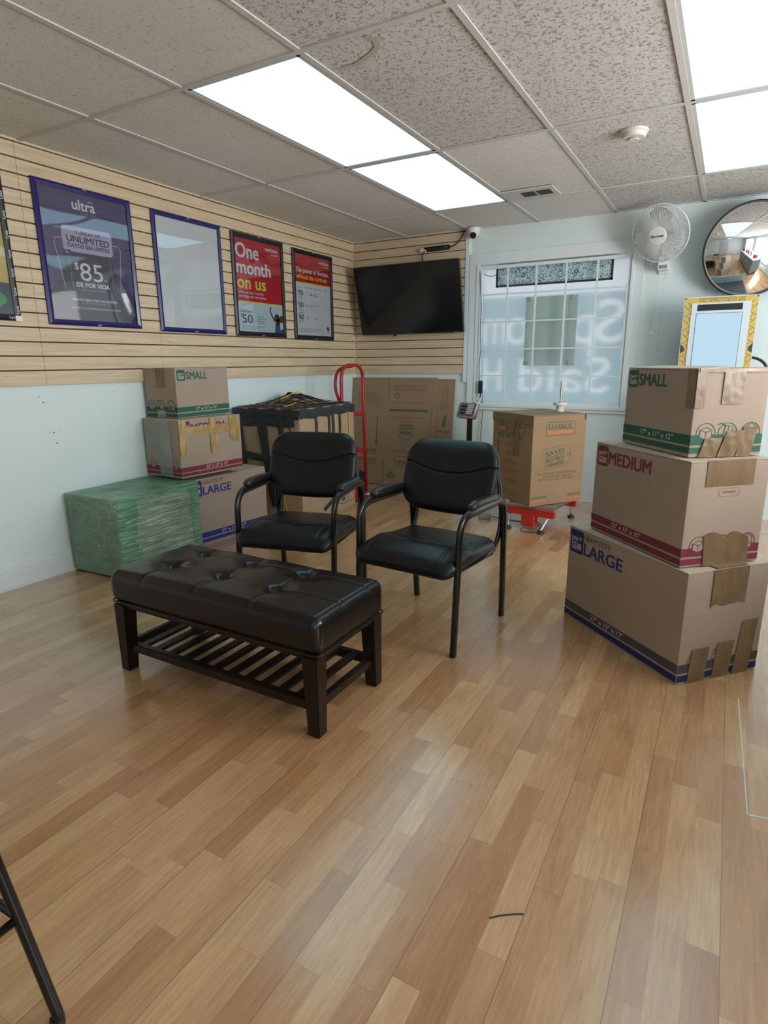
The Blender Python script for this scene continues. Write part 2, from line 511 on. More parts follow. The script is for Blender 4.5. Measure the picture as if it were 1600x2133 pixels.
def led_material():
    m, nt, b = mat('speckled_led_board_back')
    setp(b, (0.5, 0.55, 0.55), 0.5)
    tc = N(nt, 'ShaderNodeTexCoord')
    n1 = N(nt, 'ShaderNodeTexNoise', Scale=95.0, Detail=2.0, Distortion=1.2)
    nt.links.new(tc.outputs['Object'], n1.inputs['Vector'])
    r = N(nt, 'ShaderNodeValToRGB')
    r.color_ramp.elements[0].position, r.color_ramp.elements[0].color = 0.40, (0.10, 0.12, 0.13, 1)
    r.color_ramp.elements[1].position, r.color_ramp.elements[1].color = 0.50, (0.85, 0.95, 0.96, 1)
    nt.links.new(n1.outputs[0], r.inputs[0])
    nt.links.new(r.outputs[0], b.inputs['Base Color'])
    out = nt.nodes.get('Material Output')
    t = N(nt, 'ShaderNodeBsdfTranslucent')
    nt.links.new(r.outputs[0], t.inputs[0])
    ms = N(nt, 'ShaderNodeMixShader')
    ms.inputs[0].default_value = 0.25
    nt.links.new(t.outputs[0], ms.inputs[1])
    nt.links.new(b.outputs[0], ms.inputs[2])
    nt.links.new(ms.outputs[0], out.inputs[0])
    return m


M['led_face'] = led_material()

# ------------------------------------------------------------------ mesh helpers
I4 = Matrix.Identity(4)


def link(name, bm, mats, parent=None, smooth=False, angle=None):
    me = bpy.data.meshes.new(name)
    bmesh.ops.recalc_face_normals(bm, faces=bm.faces)
    bm.to_mesh(me)
    bm.free()
    if not isinstance(mats, (list, tuple)):
        mats = [mats]
    for m in mats:
        me.materials.append(M[m] if isinstance(m, str) else m)
    if smooth:
        me.polygons.foreach_set('use_smooth', [True] * len(me.polygons))
        if angle:
            me.set_sharp_from_angle(angle=math.radians(angle))
    o = bpy.data.objects.new(name, me)
    COL.objects.link(o)
    if parent is not None:
        o.parent = parent
    return o


def link_flat(name, bm, mats, parent=None):
    """for printed faces: keep the winding the builder gave"""
    me = bpy.data.meshes.new(name)
    bm.to_mesh(me)
    bm.free()
    if not isinstance(mats, (list, tuple)):
        mats = [mats]
    for m in mats:
        me.materials.append(M[m])
    o = bpy.data.objects.new(name, me)
    COL.objects.link(o)
    if parent is not None:
        o.parent = parent
    return o


def thing(name, label, cat, loc=(0, 0, 0), rotz=0.0, group=None, rot=None):
    o = bpy.data.objects.new(name, None)
    COL.objects.link(o)
    o.empty_display_size = 0.1
    o.location = loc
    o.rotation_euler = rot if rot else (0, 0, rotz)
    o['label'] = label
    o['category'] = cat
    if group:
        o['group'] = group
    return o


def struct(o):
    o['kind'] = 'structure'
    return o


def box(bm, lo, hi, mi=0, T=I4):
    x0, y0, z0 = lo
    x1, y1, z1 = hi
    vs = [bm.verts.new(T @ Vector(p)) for p in ((x0, y0, z0), (x1, y0, z0), (x1, y1, z0), (x0, y1, z0), (x0, y0, z1), (x1, y0, z1), (x1, y1, z1), (x0, y1, z1))]
    for f in ((3, 2, 1, 0), (4, 5, 6, 7), (0, 1, 5, 4), (1, 2, 6, 5), (2, 3, 7, 6), (3, 0, 4, 7)):
        bm.faces.new([vs[i] for i in f]).material_index = mi


def cbox(bm, c, s, mi=0, T=I4):
    box(bm, [c[i] - s[i] / 2 for i in range(3)], [c[i] + s[i] / 2 for i in range(3)], mi, T)


def rbox(bm, h, r, n=(6, 6, 6), fn=None, T=I4, mi=0):
    """box of half sizes h with its edges rounded by the radii r, each face a grid, shaped further by fn(Vector)"""
    def ts(k):
        return [math.sin((-1 + 2 * i / k) * PI / 2 * 0.94) / math.sin(PI / 2 * 0.94) for i in range(k + 1)]
    cache = {}

    def vert(p):
        key = tuple(round(v, 6) for v in p)
        if key in cache:
            return cache[key]
        q = [max(-(h[i] - r[i]), min(h[i] - r[i], p[i])) for i in range(3)]
        d = [(p[i] - q[i]) / r[i] if r[i] > 1e-9 else 0 for i in range(3)]
        l = math.sqrt(sum(v * v for v in d))
        if l > 1e-9:
            s = max(abs(v) for v in d) / l
            p2 = Vector([q[i] + r[i] * d[i] * s / max(max(abs(v) for v in d), 1e-9) for i in range(3)])
        else:
            p2 = Vector(p)
        if fn:
            p2 = fn(p2)
        v = bm.verts.new(T @ p2)
        cache[key] = v
        return v
    for ax in range(3):
        a, b = (ax + 1) % 3, (ax + 2) % 3
        ta, tb = ts(n[a]), ts(n[b])
        for sgn in (-1, 1):
            for i in range(n[a]):
                for j in range(n[b]):
                    ps = []
                    for (u, v) in ((ta[i], tb[j]), (ta[i + 1], tb[j]), (ta[i + 1], tb[j + 1]), (ta[i], tb[j + 1])):
                        p = [0, 0, 0]
                        p[ax], p[a], p[b] = sgn * h[ax], u * h[a], v * h[b]
                        ps.append(vert(p))
                    if len(set(ps)) < 3:
                        continue
                    if sgn < 0:
                        ps.reverse()
                    try:
                        bm.faces.new(ps).material_index = mi
                    except ValueError:
                        pass


def fillet(pts, r, seg=6):
    pts = [Vector(p) for p in pts]
    out = [pts[0]]
    for i in range(1, len(pts) - 1):
        a, b, c = pts[i - 1], pts[i], pts[i + 1]
        rr = r[i - 1] if isinstance(r, (list, tuple)) else r
        d1, d2 = (a - b), (c - b)
        l = min(rr, d1.length * 0.49, d2.length * 0.49)
        p1, p2 = b + d1.normalized() * l, b + d2.normalized() * l
        for k in range(seg + 1):
            t = k / seg
            out.append(p1 * (1 - t) ** 2 + b * 2 * t * (1 - t) + p2 * t * t)
    out.append(pts[-1])
    return out


def tube(bm, pts, ra, rb=None, n=10, up=(0, 0, 1), mi=0, T=I4, closed=False):
    """tube along pts; ra across the 'up' direction, rb along it"""
    rb = ra if rb is None else rb
    pts = [Vector(p) for p in pts]
    rings = []
    m = len(pts)
    side0 = None
    for i, p in enumerate(pts):
        if closed:
            d = pts[(i + 1) % m] - pts[i - 1]
        else:
            d = pts[min(i + 1, m - 1)] - pts[max(i - 1, 0)]
        d.normalize()
        u = Vector(up)
        s = d.cross(u)
        if s.length < 0.05:
            s = side0 if side0 else d.orthogonal()
        s = (s - d * s.dot(d)).normalized()
        if side0 is not None and s.dot(side0) < 0:
            s = -s
        side0 = s
        w = s.cross(d).normalized()
        rings.append([bm.verts.new(T @ (p + s * ra * math.cos(2 * PI * k / n) + w * rb * math.sin(2 * PI * k / n))) for k in range(n)])
    rng = range(m if closed else m - 1)
    for i in rng:
        a, b = rings[i], rings[(i + 1) % m]
        for k in range(n):
            bm.faces.new((a[k], a[(k + 1) % n], b[(k + 1) % n], b[k])).material_index = mi
    if not closed:
        bm.faces.new(list(reversed(rings[0]))).material_index = mi
        bm.faces.new(rings[-1]).material_index = mi


def lathe(bm, prof, n=32, T=I4, mi=0):
    """profile of (radius, z) about the z axis; radius 0 closes"""
    rings = []
    for r, z in prof:
        if r < 1e-6:
            rings.append([bm.verts.new(T @ Vector((0, 0, z)))])
        else:
            rings.append([bm.verts.new(T @ Vector((r * math.cos(2 * PI * k / n), r * math.sin(2 * PI * k / n), z))) for k in range(n)])
    for a, b in zip(rings, rings[1:]):
        for k in range(n):
            f = [a[k % len(a)], a[(k + 1) % len(a)], b[(k + 1) % len(b)], b[k % len(b)]]
            f2 = []
            for v in f:
                if v not in f2:
                    f2.append(v)
            if len(f2) > 2:
                try:
                    bm.faces.new(f2).material_index = mi
                except ValueError:
                    pass


def frame(o, ex, ey):
    o, ex, ey = Vector(o), Vector(ex).normalized(), Vector(ey).normalized()
    n = ex.cross(ey)
    return Matrix(((ex.x, ey.x, n.x, o.x), (ex.y, ey.y, n.y, o.y), (ex.z, ey.z, n.z, o.z), (0, 0, 0, 1)))


# printed shapes, drawn in a face's own frame (x across, y up, z out of the face)
def poly(bm, F, pts, off=0.0008, mi=0):
    vs = [bm.verts.new(F @ Vector((p[0], p[1], off))) for p in pts]
    a = sum(pts[i][0] * pts[(i + 1) % len(pts)][1] - pts[(i + 1) % len(pts)][0] * pts[i][1] for i in range(len(pts)))
    if a < 0:
        vs.reverse()
    f = bm.faces.new(vs)
    f.material_index = mi


def rect(bm, F, x0, y0, x1, y1, off=0.0008, mi=0):
    poly(bm, F, [(x0, y0), (x1, y0), (x1, y1), (x0, y1)], off, mi)


def rrect_pts(x0, y0, x1, y1, r, seg=5):
    out = []
    for cx, cy, a0 in ((x1 - r, y1 - r, 0), (x0 + r, y1 - r, 90), (x0 + r, y0 + r, 180), (x1 - r, y0 + r, 270)):
        for k in range(seg + 1):
            a = math.radians(a0 + 90 * k / seg)
            out.append((cx + r * math.cos(a), cy + r * math.sin(a)))
    return out


def rrect(bm, F, x0, y0, x1, y1, r, off=0.0008, mi=0):
    poly(bm, F, rrect_pts(x0, y0, x1, y1, r), off, mi)


def loop_line(bm, F, pts, w, off=0.0008, mi=0, closed=True):
    """outline of width w through pts"""
    P = [Vector((p[0], p[1])) for p in pts]
    m = len(P)
    L, R_ = [], []
    for i in range(m):
        a = P[i - 1] if (closed or i > 0) else P[i]
        c = P[(i + 1) % m] if (closed or i < m - 1) else P[i]
        d = (c - a)
        if d.length < 1e-9:
            d = Vector((1, 0))
        d.normalize()
        nn = Vector((-d.y, d.x)) * w / 2
        L.append(bm.verts.new(F @ Vector((*(P[i] + nn), off))))
        R_.append(bm.verts.new(F @ Vector((*(P[i] - nn), off))))
    for i in range(m if closed else m - 1):
        j = (i + 1) % m
        bm.faces.new((R_[i], R_[j], L[j], L[i])).material_index = mi


def disc(bm, F, cx, cy, r, off=0.0008, mi=0, n=24):
    poly(bm, F, [(cx + r * math.cos(2 * PI * k / n), cy + r * math.sin(2 * PI * k / n)) for k in range(n)], off, mi)


def ring(bm, F, cx, cy, r, w, off=0.0008, mi=0, n=28, a0=0, a1=360):
    full = (a1 - a0) >= 360
    pts = [(cx + r * math.cos(math.radians(a0 + (a1 - a0) * k / n)), cy + r * math.sin(math.radians(a0 + (a1 - a0) * k / n))) for k in range(n if full else n + 1)]
    loop_line(bm, F, pts, w, off, mi, full)


def text(bm, F, s, x, y, h, w=None, align='L', bold=0.0, off=0.001, mi=0, shear=0.0, squeeze=1.0, rot=0.0, space=1.0):
    """lettering with capitals h tall whose line starts at (x, y); w fits the line to a width"""
    cu = bpy.data.curves.new('lettering_curve', 'FONT')
    cu.body = s
    cu.size = h / 0.695
    cu.shear = shear
    cu.space_character = space
    cu.resolution_u = 3
    cu.fill_mode = 'FRONT'
    o = bpy.data.objects.new('lettering_curve', cu)
    COL.objects.link(o)
    bpy.context.view_layer.update()
    me = o.evaluated_get(bpy.context.evaluated_depsgraph_get()).to_mesh()
    co = [v.co.copy() for v in me.vertices]
    fs = [list(p.vertices) for p in me.polygons]
    o.evaluated_get(bpy.context.evaluated_depsgraph_get()).to_mesh_clear()
    bpy.data.objects.remove(o)
    bpy.data.curves.remove(cu)
    if not co:
        return
    x0, x1 = min(c.x for c in co), max(c.x for c in co)
    sx = squeeze if w is None else w / (x1 - x0)
    W = (x1 - x0) * sx
    dx = {'L': 0, 'C': -W / 2, 'R': -W}[align]
    ca, sa = math.cos(rot), math.sin(rot)
    b = abs(bold) * h * 0.85
    shifts = [(0, 0)] if b < 1e-6 else [(-b, -b * .6), (b, -b * .6), (-b, b * .6), (b, b * .6), (0, 0)]
    for k, (bx, by) in enumerate(shifts):
        vs = []
        for c in co:
            px, py = (c.x - x0) * sx + dx + bx, c.y + by
            vs.append(bm.verts.new(F @ Vector((x + px * ca - py * sa, y + px * sa + py * ca, off + k * 2e-6))))
        for f in fs:
            try:
                bm.faces.new([vs[i] for i in f]).material_index = mi
            except ValueError:
                pass


def cut_sheet(bm, F, r, items, bold):
    """a flat sheet (x0, y0, x1, y1) with letters (string, x, y, height, width) cut out of it"""
    big = bpy.data.curves.new('sheet_curve', 'CURVE')
    big.dimensions, big.fill_mode, big.resolution_u = '2D', 'BOTH', 4

    def add(pts_co, hl, hr, cyc=True):
        sp = big.splines.new('BEZIER')
        sp.bezier_points.add(len(pts_co) - 1)
        for q, c, l, rr in zip(sp.bezier_points, pts_co, hl, hr):
            q.handle_left_type = q.handle_right_type = 'FREE'
            q.co, q.handle_left, q.handle_right = (*c, 0), (*l, 0), (*rr, 0)
        sp.use_cyclic_u = True
    rc = [(r[0], r[1]), (r[2], r[1]), (r[2], r[3]), (r[0], r[3])]
    add(rc, rc, rc)
    dg = None
    for s, x, y, h, w in items:
        cu = bpy.data.curves.new('lettering_curve', 'FONT')
        cu.body, cu.size = s, h / 0.695
        o = bpy.data.objects.new('lettering_curve', cu)
        COL.objects.link(o)
        bpy.context.view_layer.update()
        dg = bpy.context.evaluated_depsgraph_get()
        cc = o.evaluated_get(dg).to_curve(dg)
        xs = [p.co.x for sp in cc.splines for p in sp.bezier_points]
        x0, sx = min(xs), w / (max(xs) - min(xs))
        for sp in cc.splines:
            f = lambda v: (x + (v.x - x0) * sx, y + v.y)
            add([f(p.co) for p in sp.bezier_points], [f(p.handle_left) for p in sp.bezier_points], [f(p.handle_right) for p in sp.bezier_points])
        o.evaluated_get(dg).to_curve_clear()
        bpy.data.objects.remove(o)
        bpy.data.curves.remove(cu)
    o = bpy.data.objects.new('sheet_curve', big)
    COL.objects.link(o)
    bpy.context.view_layer.update()
    dg = bpy.context.evaluated_depsgraph_get()
    me = o.evaluated_get(dg).to_mesh()
    vs = [bm.verts.new(F @ Vector((v.co.x, v.co.y, 0))) for v in me.vertices]
    for p in me.polygons:
        try:
            bm.faces.new([vs[i] for i in p.vertices])
        except ValueError:
            pass
    o.evaluated_get(dg).to_mesh_clear()
    bpy.data.objects.remove(o)
    bpy.data.curves.remove(big)


def wrinkled(bm, F, x0, y0, x1, y1, amp=0.0012, seed=0, off=0.0018, nx=8, ny=16, ragged=(0, 0, 0, 0), skew=0.0, mi=0):
    """a strip of packing tape laid on a face: a thin crinkled sheet; ragged = torn depth of bottom, top, start, end"""
    rnd = random.Random(seed)
    g = []
    rb = [rnd.uniform(0, 1) for _ in range(nx + 1)]
    rt = [rnd.uniform(0, 1) for _ in range(nx + 1)]
    for j in range(ny + 1):
        rowv = []
        for i in range(nx + 1):
            u, v = i / nx, j / ny
            x = x0 + (x1 - x0) * u + skew * v
            yb = y0 + ragged[0] * rb[i]
            yt = y1 - ragged[1] * rt[i]
            y = yb + (yt - yb) * v
            nz = noise.noise(Vector((x * 45 + seed * 7.1, y * 14, seed))) + 0.6 * noise.noise(Vector((x * 110, y * 60 + seed, 3.3)))
            e = min(u, 1 - u, v, 1 - v)
            rowv.append(bm.verts.new(F @ Vector((x, y, off + amp * nz * (1 if e > 0 else 0.5) + amp))))
        g.append(rowv)
    for j in range(ny):
        for i in range(nx):
            bm.faces.new((g[j][i], g[j][i + 1], g[j + 1][i + 1], g[j + 1][i])).material_index = mi


# ------------------------------------------------------------------ the setting
def setting():
    # floor
    bm = bmesh.new()
    box(bm, (-0.05, YB, -0.05), (XR, 0.05, 0.0))
    fl = struct(link('floor', bm, 'floor'))
    bm = bmesh.new()
    F = frame((0, 0, 0), (1, 0, 0), (0, 1, 0))
    # dark curved rubber scuff and pale chipped board edges
    pts = [(2.876, -4.100), (2.893, -4.084), (2.915, -4.068), (2.937, -4.055)]
    loop_line(bm, F, pts, 0.0045, 0.0006, 0, False)
    link('scuff_mark', bm, 'ink_black', fl)['kind'] = 'structure'
    bm = bmesh.new()
    loop_line(bm, F, [(3.345, -2.864), (3.353, -3.181), (3.361, -3.488)], 0.003, 0.0005, 0, False)
    loop_line(bm, F, [(3.361, -3.488), (3.56, -3.46)], 0.006, 0.0005, 0, False)
    link('chipped_seam', bm, 'p_white', fl)['kind'] = 'structure'

    # walls
    bm = bmesh.new()
    box(bm, (-0.12, YB, 0), (0.0, 0.12, H + 0.12))
    wl = struct(link('wall_left', bm, 'wall'))
    bm = bmesh.new()
    Fw = frame((0.0, 0, 0), (0, 1, 0), (0, 0, 1))
    for y, z, r in ((-3.16, .955, .004), (-3.125, .79, .004), (-3.115, .73, .0045), (-3.18, .985, .003), (-2.72, .995, .003), (-1.97, .96, .003), (-1.05, .98, .003), (-3.09, .80, .0025), (-3.15, .79, .0025)):
        disc(bm, Fw, y, z, r, .0006, 0, 8)
    link_flat('screw_hole', bm, ['ink_black'], wl)['kind'] = 'structure'
    wx0, wx1, wz0, wz1 = 1.255, 2.462, 0.79, 1.93
    bm = bmesh.new()
    box(bm, (0, 0, 0), (wx0, 0.14, H + 0.12))
    box(bm, (wx1, 0, 0), (4.12, 0.14, H + 0.12))
    box(bm, (wx0, 0, 0), (wx1, 0.14, wz0))
    box(bm, (wx0, 0, wz1), (wx1, 0.14, H + 0.12))
    box(bm, (5.12, 0, 0), (XR + 0.12, 0.14, H + 0.12))
    box(bm, (4.12, 0, 2.1), (5.12, 0.14, H + 0.12))
    struct(link('wall_back', bm, 'wall'))
    bm = bmesh.new()
    box(bm, (XR, YB, 0), (XR + 0.12, 0.0, 0.25))
    box(bm, (XR, YB, 2.05), (XR + 0.12, 0.0, H + 0.12))
    for y0, y1 in ((YB, -6.2), (-4.2, -3.65), (-1.65, 0.0)):
        box(bm, (XR, y0, 0.25), (XR + 0.12, y1, 2.05))
    struct(link('wall_right', bm, 'wall'))
    for k, (y0, y1) in enumerate(((-6.2, -4.2), (-3.65, -1.65))):
        bm = bmesh.new()
        for a, b in ((y0, y0 + 0.05), (y1 - 0.05, y1), ((y0 + y1) / 2 - 0.02, (y0 + y1) / 2 + 0.02)):
            box(bm, (XR + 0.02, a, 0.25), (XR + 0.08, b, 2.05))
        box(bm, (XR + 0.02, y0, 0.25), (XR + 0.08, y1, 0.3))
        box(bm, (XR + 0.02, y0, 2.0), (XR + 0.08, y1, 2.05))
        struct(link('window_%d' % (k + 2), bm, 'trim_white'))
    bm = bmesh.new()
    box(bm, (-0.12, YB - 0.12, 0), (XR + 0.12, YB, H + 0.12))
    struct(link('wall_rear', bm, 'wall'))
    bm = bmesh.new()
    box(bm, (1.9, YB, 0), (3.1, YB + 0.04, 2.02))
    d = struct(link('door_1', bm, 'grey_door'))
    bm = bmesh.new()
    tube(bm, [(2.98, YB + 0.04, 0.95), (2.98, YB + 0.09, 0.95), (2.88, YB + 0.09, 0.95)], 0.01)
    link('door_handle', bm, 'chrome', d)
    # glazed door in the back wall beyond the frame
    bm = bmesh.new()
    for a, b in (((4.12, 0.02, 0), (4.20, 0.10, 2.1)), ((5.04, 0.02, 0), (5.12, 0.10, 2.1)), ((4.20, 0.02, 2.0), (5.04, 0.10, 2.1)), ((4.20, 0.02, 0), (5.04, 0.10, 0.2))):
        box(bm, a, b)
    struct(link('door_2', bm, 'trim_white'))

    # baseboards: tall white boards with a small stepped top
    def base(name, T, L):
        bm = bmesh.new()
        box(bm, (0, 0, 0), (L, 0.014, 0.105), 0, T)
        box(bm, (0, 0, 0.105), (L, 0.009, 0.125), 0, T)
        box(bm, (0, 0, 0), (L, 0.024, 0.014), 0, T)
        return struct(link(name, bm, 'trim_white'))
    base('baseboard_left', Matrix(((0, 1, 0, 0), (1, 0, 0, YB), (0, 0, 1, 0), (0, 0, 0, 1))), -YB)
    base('baseboard_back', Matrix(((1, 0, 0, 0), (0, -1, 0, 0), (0, 0, 1, 0), (0, 0, 0, 1))), 4.12)

    # slat boards
    P0, PZ = 1.045, 0.0725

    def slats(name, along, spans):
        bm = bmesh.new()
        for s0, s1 in spans:
            if along == 'y':
                box(bm, (0, s0, P0), (0.006, s1, H), 1)
            else:
                box(bm, (s0, -0.006, P0), (s1, 0, H), 1)
            k = 0
            while P0 + k * PZ < H - 0.004:
                z0 = P0 + k * PZ + (0.0 if k == 0 else 0.0075)
                z1 = min(P0 + (k + 1) * PZ, H)
                if along == 'y':
                    box(bm, (0.006, s0, z0), (0.019, s1, z1))
                else:
                    box(bm, (s0, -0.019, z0), (s1, -0.006, z1))
                k += 1
        return struct(link(name, bm, ['maple', 'groove']))
    slats('slat_board_left', 'y', [(YB, -5.52), (-5.518, -3.137), (-3.1352, -2.3545), (-2.3535, -0.021)])
    slats('slat_board_back', 'x', [(0.0205, 1.128)])
    # corner guard strip between slat boards and the painted wall
    bm = bmesh.new()
    box(bm, (1.131, -0.024, 0.972), (1.160, 0.0, H))
    box(bm, (1.160, -0.008, 0.972), (1.172, 0.0, H))
    struct(link('trim_1', bm, 'trim_white'))

    # window 1: casing, frame, bars
    bm = bmesh.new()
    cx0, cx1, cz0, cz1 = 1.172, 2.548, 0.735, 2.02
    for a, b in (((cx0, -0.02, cz0), (wx0, 0, cz1)), ((wx1, -0.02, cz0), (cx1, 0, cz1)), ((wx0, -0.02, wz1), (wx1, 0, cz1)), ((wx0, -0.02, cz0), (wx1, 0, wz0))):
        box(bm, a, b)
    for a, b in (((wx0 - 0.02, -0.026, wz0), (wx0, -0.02, wz1)), ((wx1, -0.026, wz0), (wx1 + 0.02, -0.02, wz1))):
        box(bm, a, b)
    box(bm, (1.16, -0.034, 0.762), (cx1 + 0.012, 0.0, 0.785))
    w = struct(link('window_1', bm, 'trim_white'))
    bm = bmesh.new()
    t = 0.026
    for a, b in (((wx0 + 0.006, -0.012, wz0), (wx0 + t, 0.012, wz1 - 0.012)), ((wx1 - t, -0.012, wz0), (wx1 - 0.004, 0.012, wz1 - 0.012)),
                 ((wx0 + t, -0.012, wz0), (wx1 - t, 0.012, wz0 + 0.022)), ((wx0 + t, -0.012, wz1 - 0.036), (wx1 - t, 0.012, wz1 - 0.012))):
        box(bm, a, b)
    for x in (1.5025, 1.740, 1.978, 2.2155):
        box(bm, (x - 0.0065, -0.008, wz0 + 0.02), (x + 0.0065, 0.006, wz1 - 0.034))
    for z in (1.692, 1.470, 1.247, 1.027):
        box(bm, (wx0 + t, -0.007, z - 0.006), (wx1 - t, 0.007, z + 0.006))
    link('security_bars', bm, 'trim_white', w)
    bm = bmesh.new()
    box(bm, (wx0, 0.098, wz0), (wx1, 0.100, wz1))
    link('frosted_pane', bm, 'frost', w)
    # print on the outer face: pale blue sheet with big letters cut out of it, seen from behind
    Gx = wx1 + 0.05
    G = frame((Gx, 0.122, 0), (-1, 0, 0), (0, 0, 1))               # read from outside
    bm = bmesh.new()
    cut_sheet(bm, G, (0.0, 0.80, 1.30, 1.685), [('S', Gx - 2.425, 1.30, 0.33, 0.215), ('p', Gx - 2.205, 1.30, 0.33, 0.185), ('o', Gx - 1.665, 1.30, 0.33, 0.19),
                                             ('m', Gx - 1.47, 1.30, 0.33, 0.20), ('Said', Gx - 2.345, 0.905, 0.28, 0.74), ('H', Gx - 1.44, 0.905, 0.28, 0.16)], 0.035)
    link_flat('sign_sheet', bm, 'sign_blue', w)

    # ceiling tiles and grid
    GX, GY, PX, PY = 1.148, -3.105, 0.585, 1.196
    xs = [0.0] + [GX + PX * i for i in range(-1, 8) if GX + PX * i < XR] + [XR]
    ys = [YB] + [GY + PY * j for j in range(-4, 3) if YB < GY + PY * j < 0] + [0.0]
    lights = {(0, 0), (0, 1), (3, 0), (3, 1), (3, -3), (6, 0), (6, 1), (6, -2)}  # the panels out of view are added to help light the room
    bm = bmesh.new()
    for i in range(len(xs) - 1):
        for j in range(len(ys) - 1):
            ci = round((xs[i + 1] - GX) / PX) - 1 if i < len(xs) - 2 else round((xs[i] - GX) / PX)
            cj = round((ys[j] - GY) / PY) if j > 0 else round((ys[1] - GY) / PY) - 1
            if (ci, cj) in lights:
                continue
            mi = 1 if ci >= 1 and not (ci == 1 and cj >= 1) else 0
            box(bm, (xs[i], ys[j], H + 0.004 + 0.0008 * ((i * 3 + j * 5) % 3)), (xs[i + 1], ys[j + 1], H + 0.022), mi)
    box(bm, (0, YB, H + 0.06), (XR, 0, H + 0.10), 0)
    ce = struct(link('ceiling', bm, ['tile_fine', 'tile_coarse']))
    bm = bmesh.new()
    Fc = Matrix(((1, 0, 0, 0), (0, -1, 0, 0), (0, 0, -1, H + 0.0035), (0, 0, 0, 1)))
    st = [(1.80, -2.925), (1.845, -2.915), (1.90, -2.935), (1.945, -2.958), (1.985, -2.985), (2.0, -3.03), (1.985, -3.07)]
    loop_line(bm, Fc, [(p[0], -p[1]) for p in st], .022, 0.0, 0, False)
    link('water_stain', bm, 'stain', ce)['kind'] = 'structure'
    bm = bmesh.new()
    for x in xs[1:-1]:
        box(bm, (x - 0.012, YB, H - 0.001), (x + 0.012, 0, H + 0.004))
    for y in ys[1:-1]:
        box(bm, (0, y - 0.012, H - 0.0014), (XR, y + 0.012, H + 0.004))
    box(bm, (0.0, YB, H - 0.001), (0.02, 0, H + 0.004))
    box(bm, (0.0, -0.02, H - 0.001), (XR, 0, H + 0.004))
    struct(link('ceiling_grid', bm, 'grid'))
    names = {(0, 0): 'lit ceiling panel over the tufted bench', (0, 1): 'lit ceiling panel in front of the wall TV and window',
             (3, 0): 'lit ceiling panel above the tall box stack, cut off at the top corner', (3, 1): 'lit ceiling panel next to the smoke detector, before the round mirror'}
    for (ci, cj) in sorted(lights):
        x0, y0 = GX + PX * ci, GY + PY * cj
        lab = names.get((ci, cj))
        if lab:
            t_ = thing('ceiling_light', lab, 'light', (x0 + PX / 2, y0 + PY / 2, H), group='fluorescent ceiling panels')
        else:
            t_ = thing('ceiling_light', 'unseen ceiling panel added to help light the shop, outside the view', 'light', (x0 + PX / 2, y0 + PY / 2, H), group='unseen ceiling panels added for light')
        a, b = PX / 2 - 0.012, PY / 2 - 0.012
        bm = bmesh.new()
        for p, q in (((-a, -b, 0), (-a + 0.016, b, 0.03)), ((a - 0.016, -b, 0), (a, b, 0.03)), ((-a, -b, 0), (a, -b + 0.016, 0.03)), ((-a, b - 0.016, 0), (a, b, 0.03))):
            box(bm, p, q)
        link('frame', bm, 'grid', t_)
        bm = bmesh.new()
        box(bm, (-a + 0.015, -b + 0.015, 0.004), (a - 0.015, b - 0.015, 0.008))
        link('diffuser', bm, 'panel', t_)


setting()

IN = 0.0254
INKS = ['ink_green', 'ink_red', 'ink_blue', 'ink_navy', 'ink_grey', 'ink_black', 'ink_white', 'card_pg', 'ink_uh', 'ink_uh2', 'ink_orange', 'ink_uhg']
IX = {k: i for i, k in enumerate(INKS)}


def faces_of(L, D, Hh):
    return {'front': (frame((-L / 2, -D / 2, 0), (1, 0, 0), (0, 0, 1)), L), 'end+': (frame((L / 2, -D / 2, 0), (0, 1, 0), (0, 0, 1)), D),
            'end-': (frame((-L / 2, D / 2, 0), (0, -1, 0), (0, 0, 1)), D), 'top': (frame((-L / 2, -D / 2, Hh), (1, 0, 0), (0, 1, 0)), L)}


def carton_shell(t, L, D, Hh, m, bulge=0.004, gap=0.003, lift=(0.0, 0.0)):
    """four-sided box with slightly bulging walls and two top flaps that meet along the middle"""
    bm = bmesh.new()

    def fn(p):
        kx = 1 - (2 * p.y / D) ** 2
        ky = 1 - (2 * p.x / L) ** 2
        kz = 1 - (2 * p.z / Hh) ** 2
        return Vector((p.x + bulge * (1 if p.x > 0 else -1) * max(0, kx) * max(0, kz) * (abs(p.x) > L * 0.49), p.y + bulge * (1 if p.y > 0 else -1) * max(0, ky) * max(0, kz) * (abs(p.y) > D * 0.49), p.z))
    rbox(bm, (L / 2, D / 2, Hh / 2 - 0.003), (0.004, 0.004, 0.003), (10, 10, 8), None, Matrix.Translation((0, 0, Hh / 2 - 0.003)))
    link('body', bm, m, t, True, 40)
    for s, lf in ((-1, lift[0]), (1, lift[1])):
        bm = bmesh.new()
        T = Matrix.Translation((0, s * D / 2, Hh - 0.0055)) @ Matrix.Rotation(-s * lf, 4, 'X')
        box(bm, (-L / 2 + 0.001, min(0, -s * (D / 2 - gap / 2)), 0), (L / 2 - 0.001, max(0, -s * (D / 2 - gap / 2)), 0.0045), 0, T)
        link('flap', bm, 'card_top' if m == 'card_pg' else m, t)


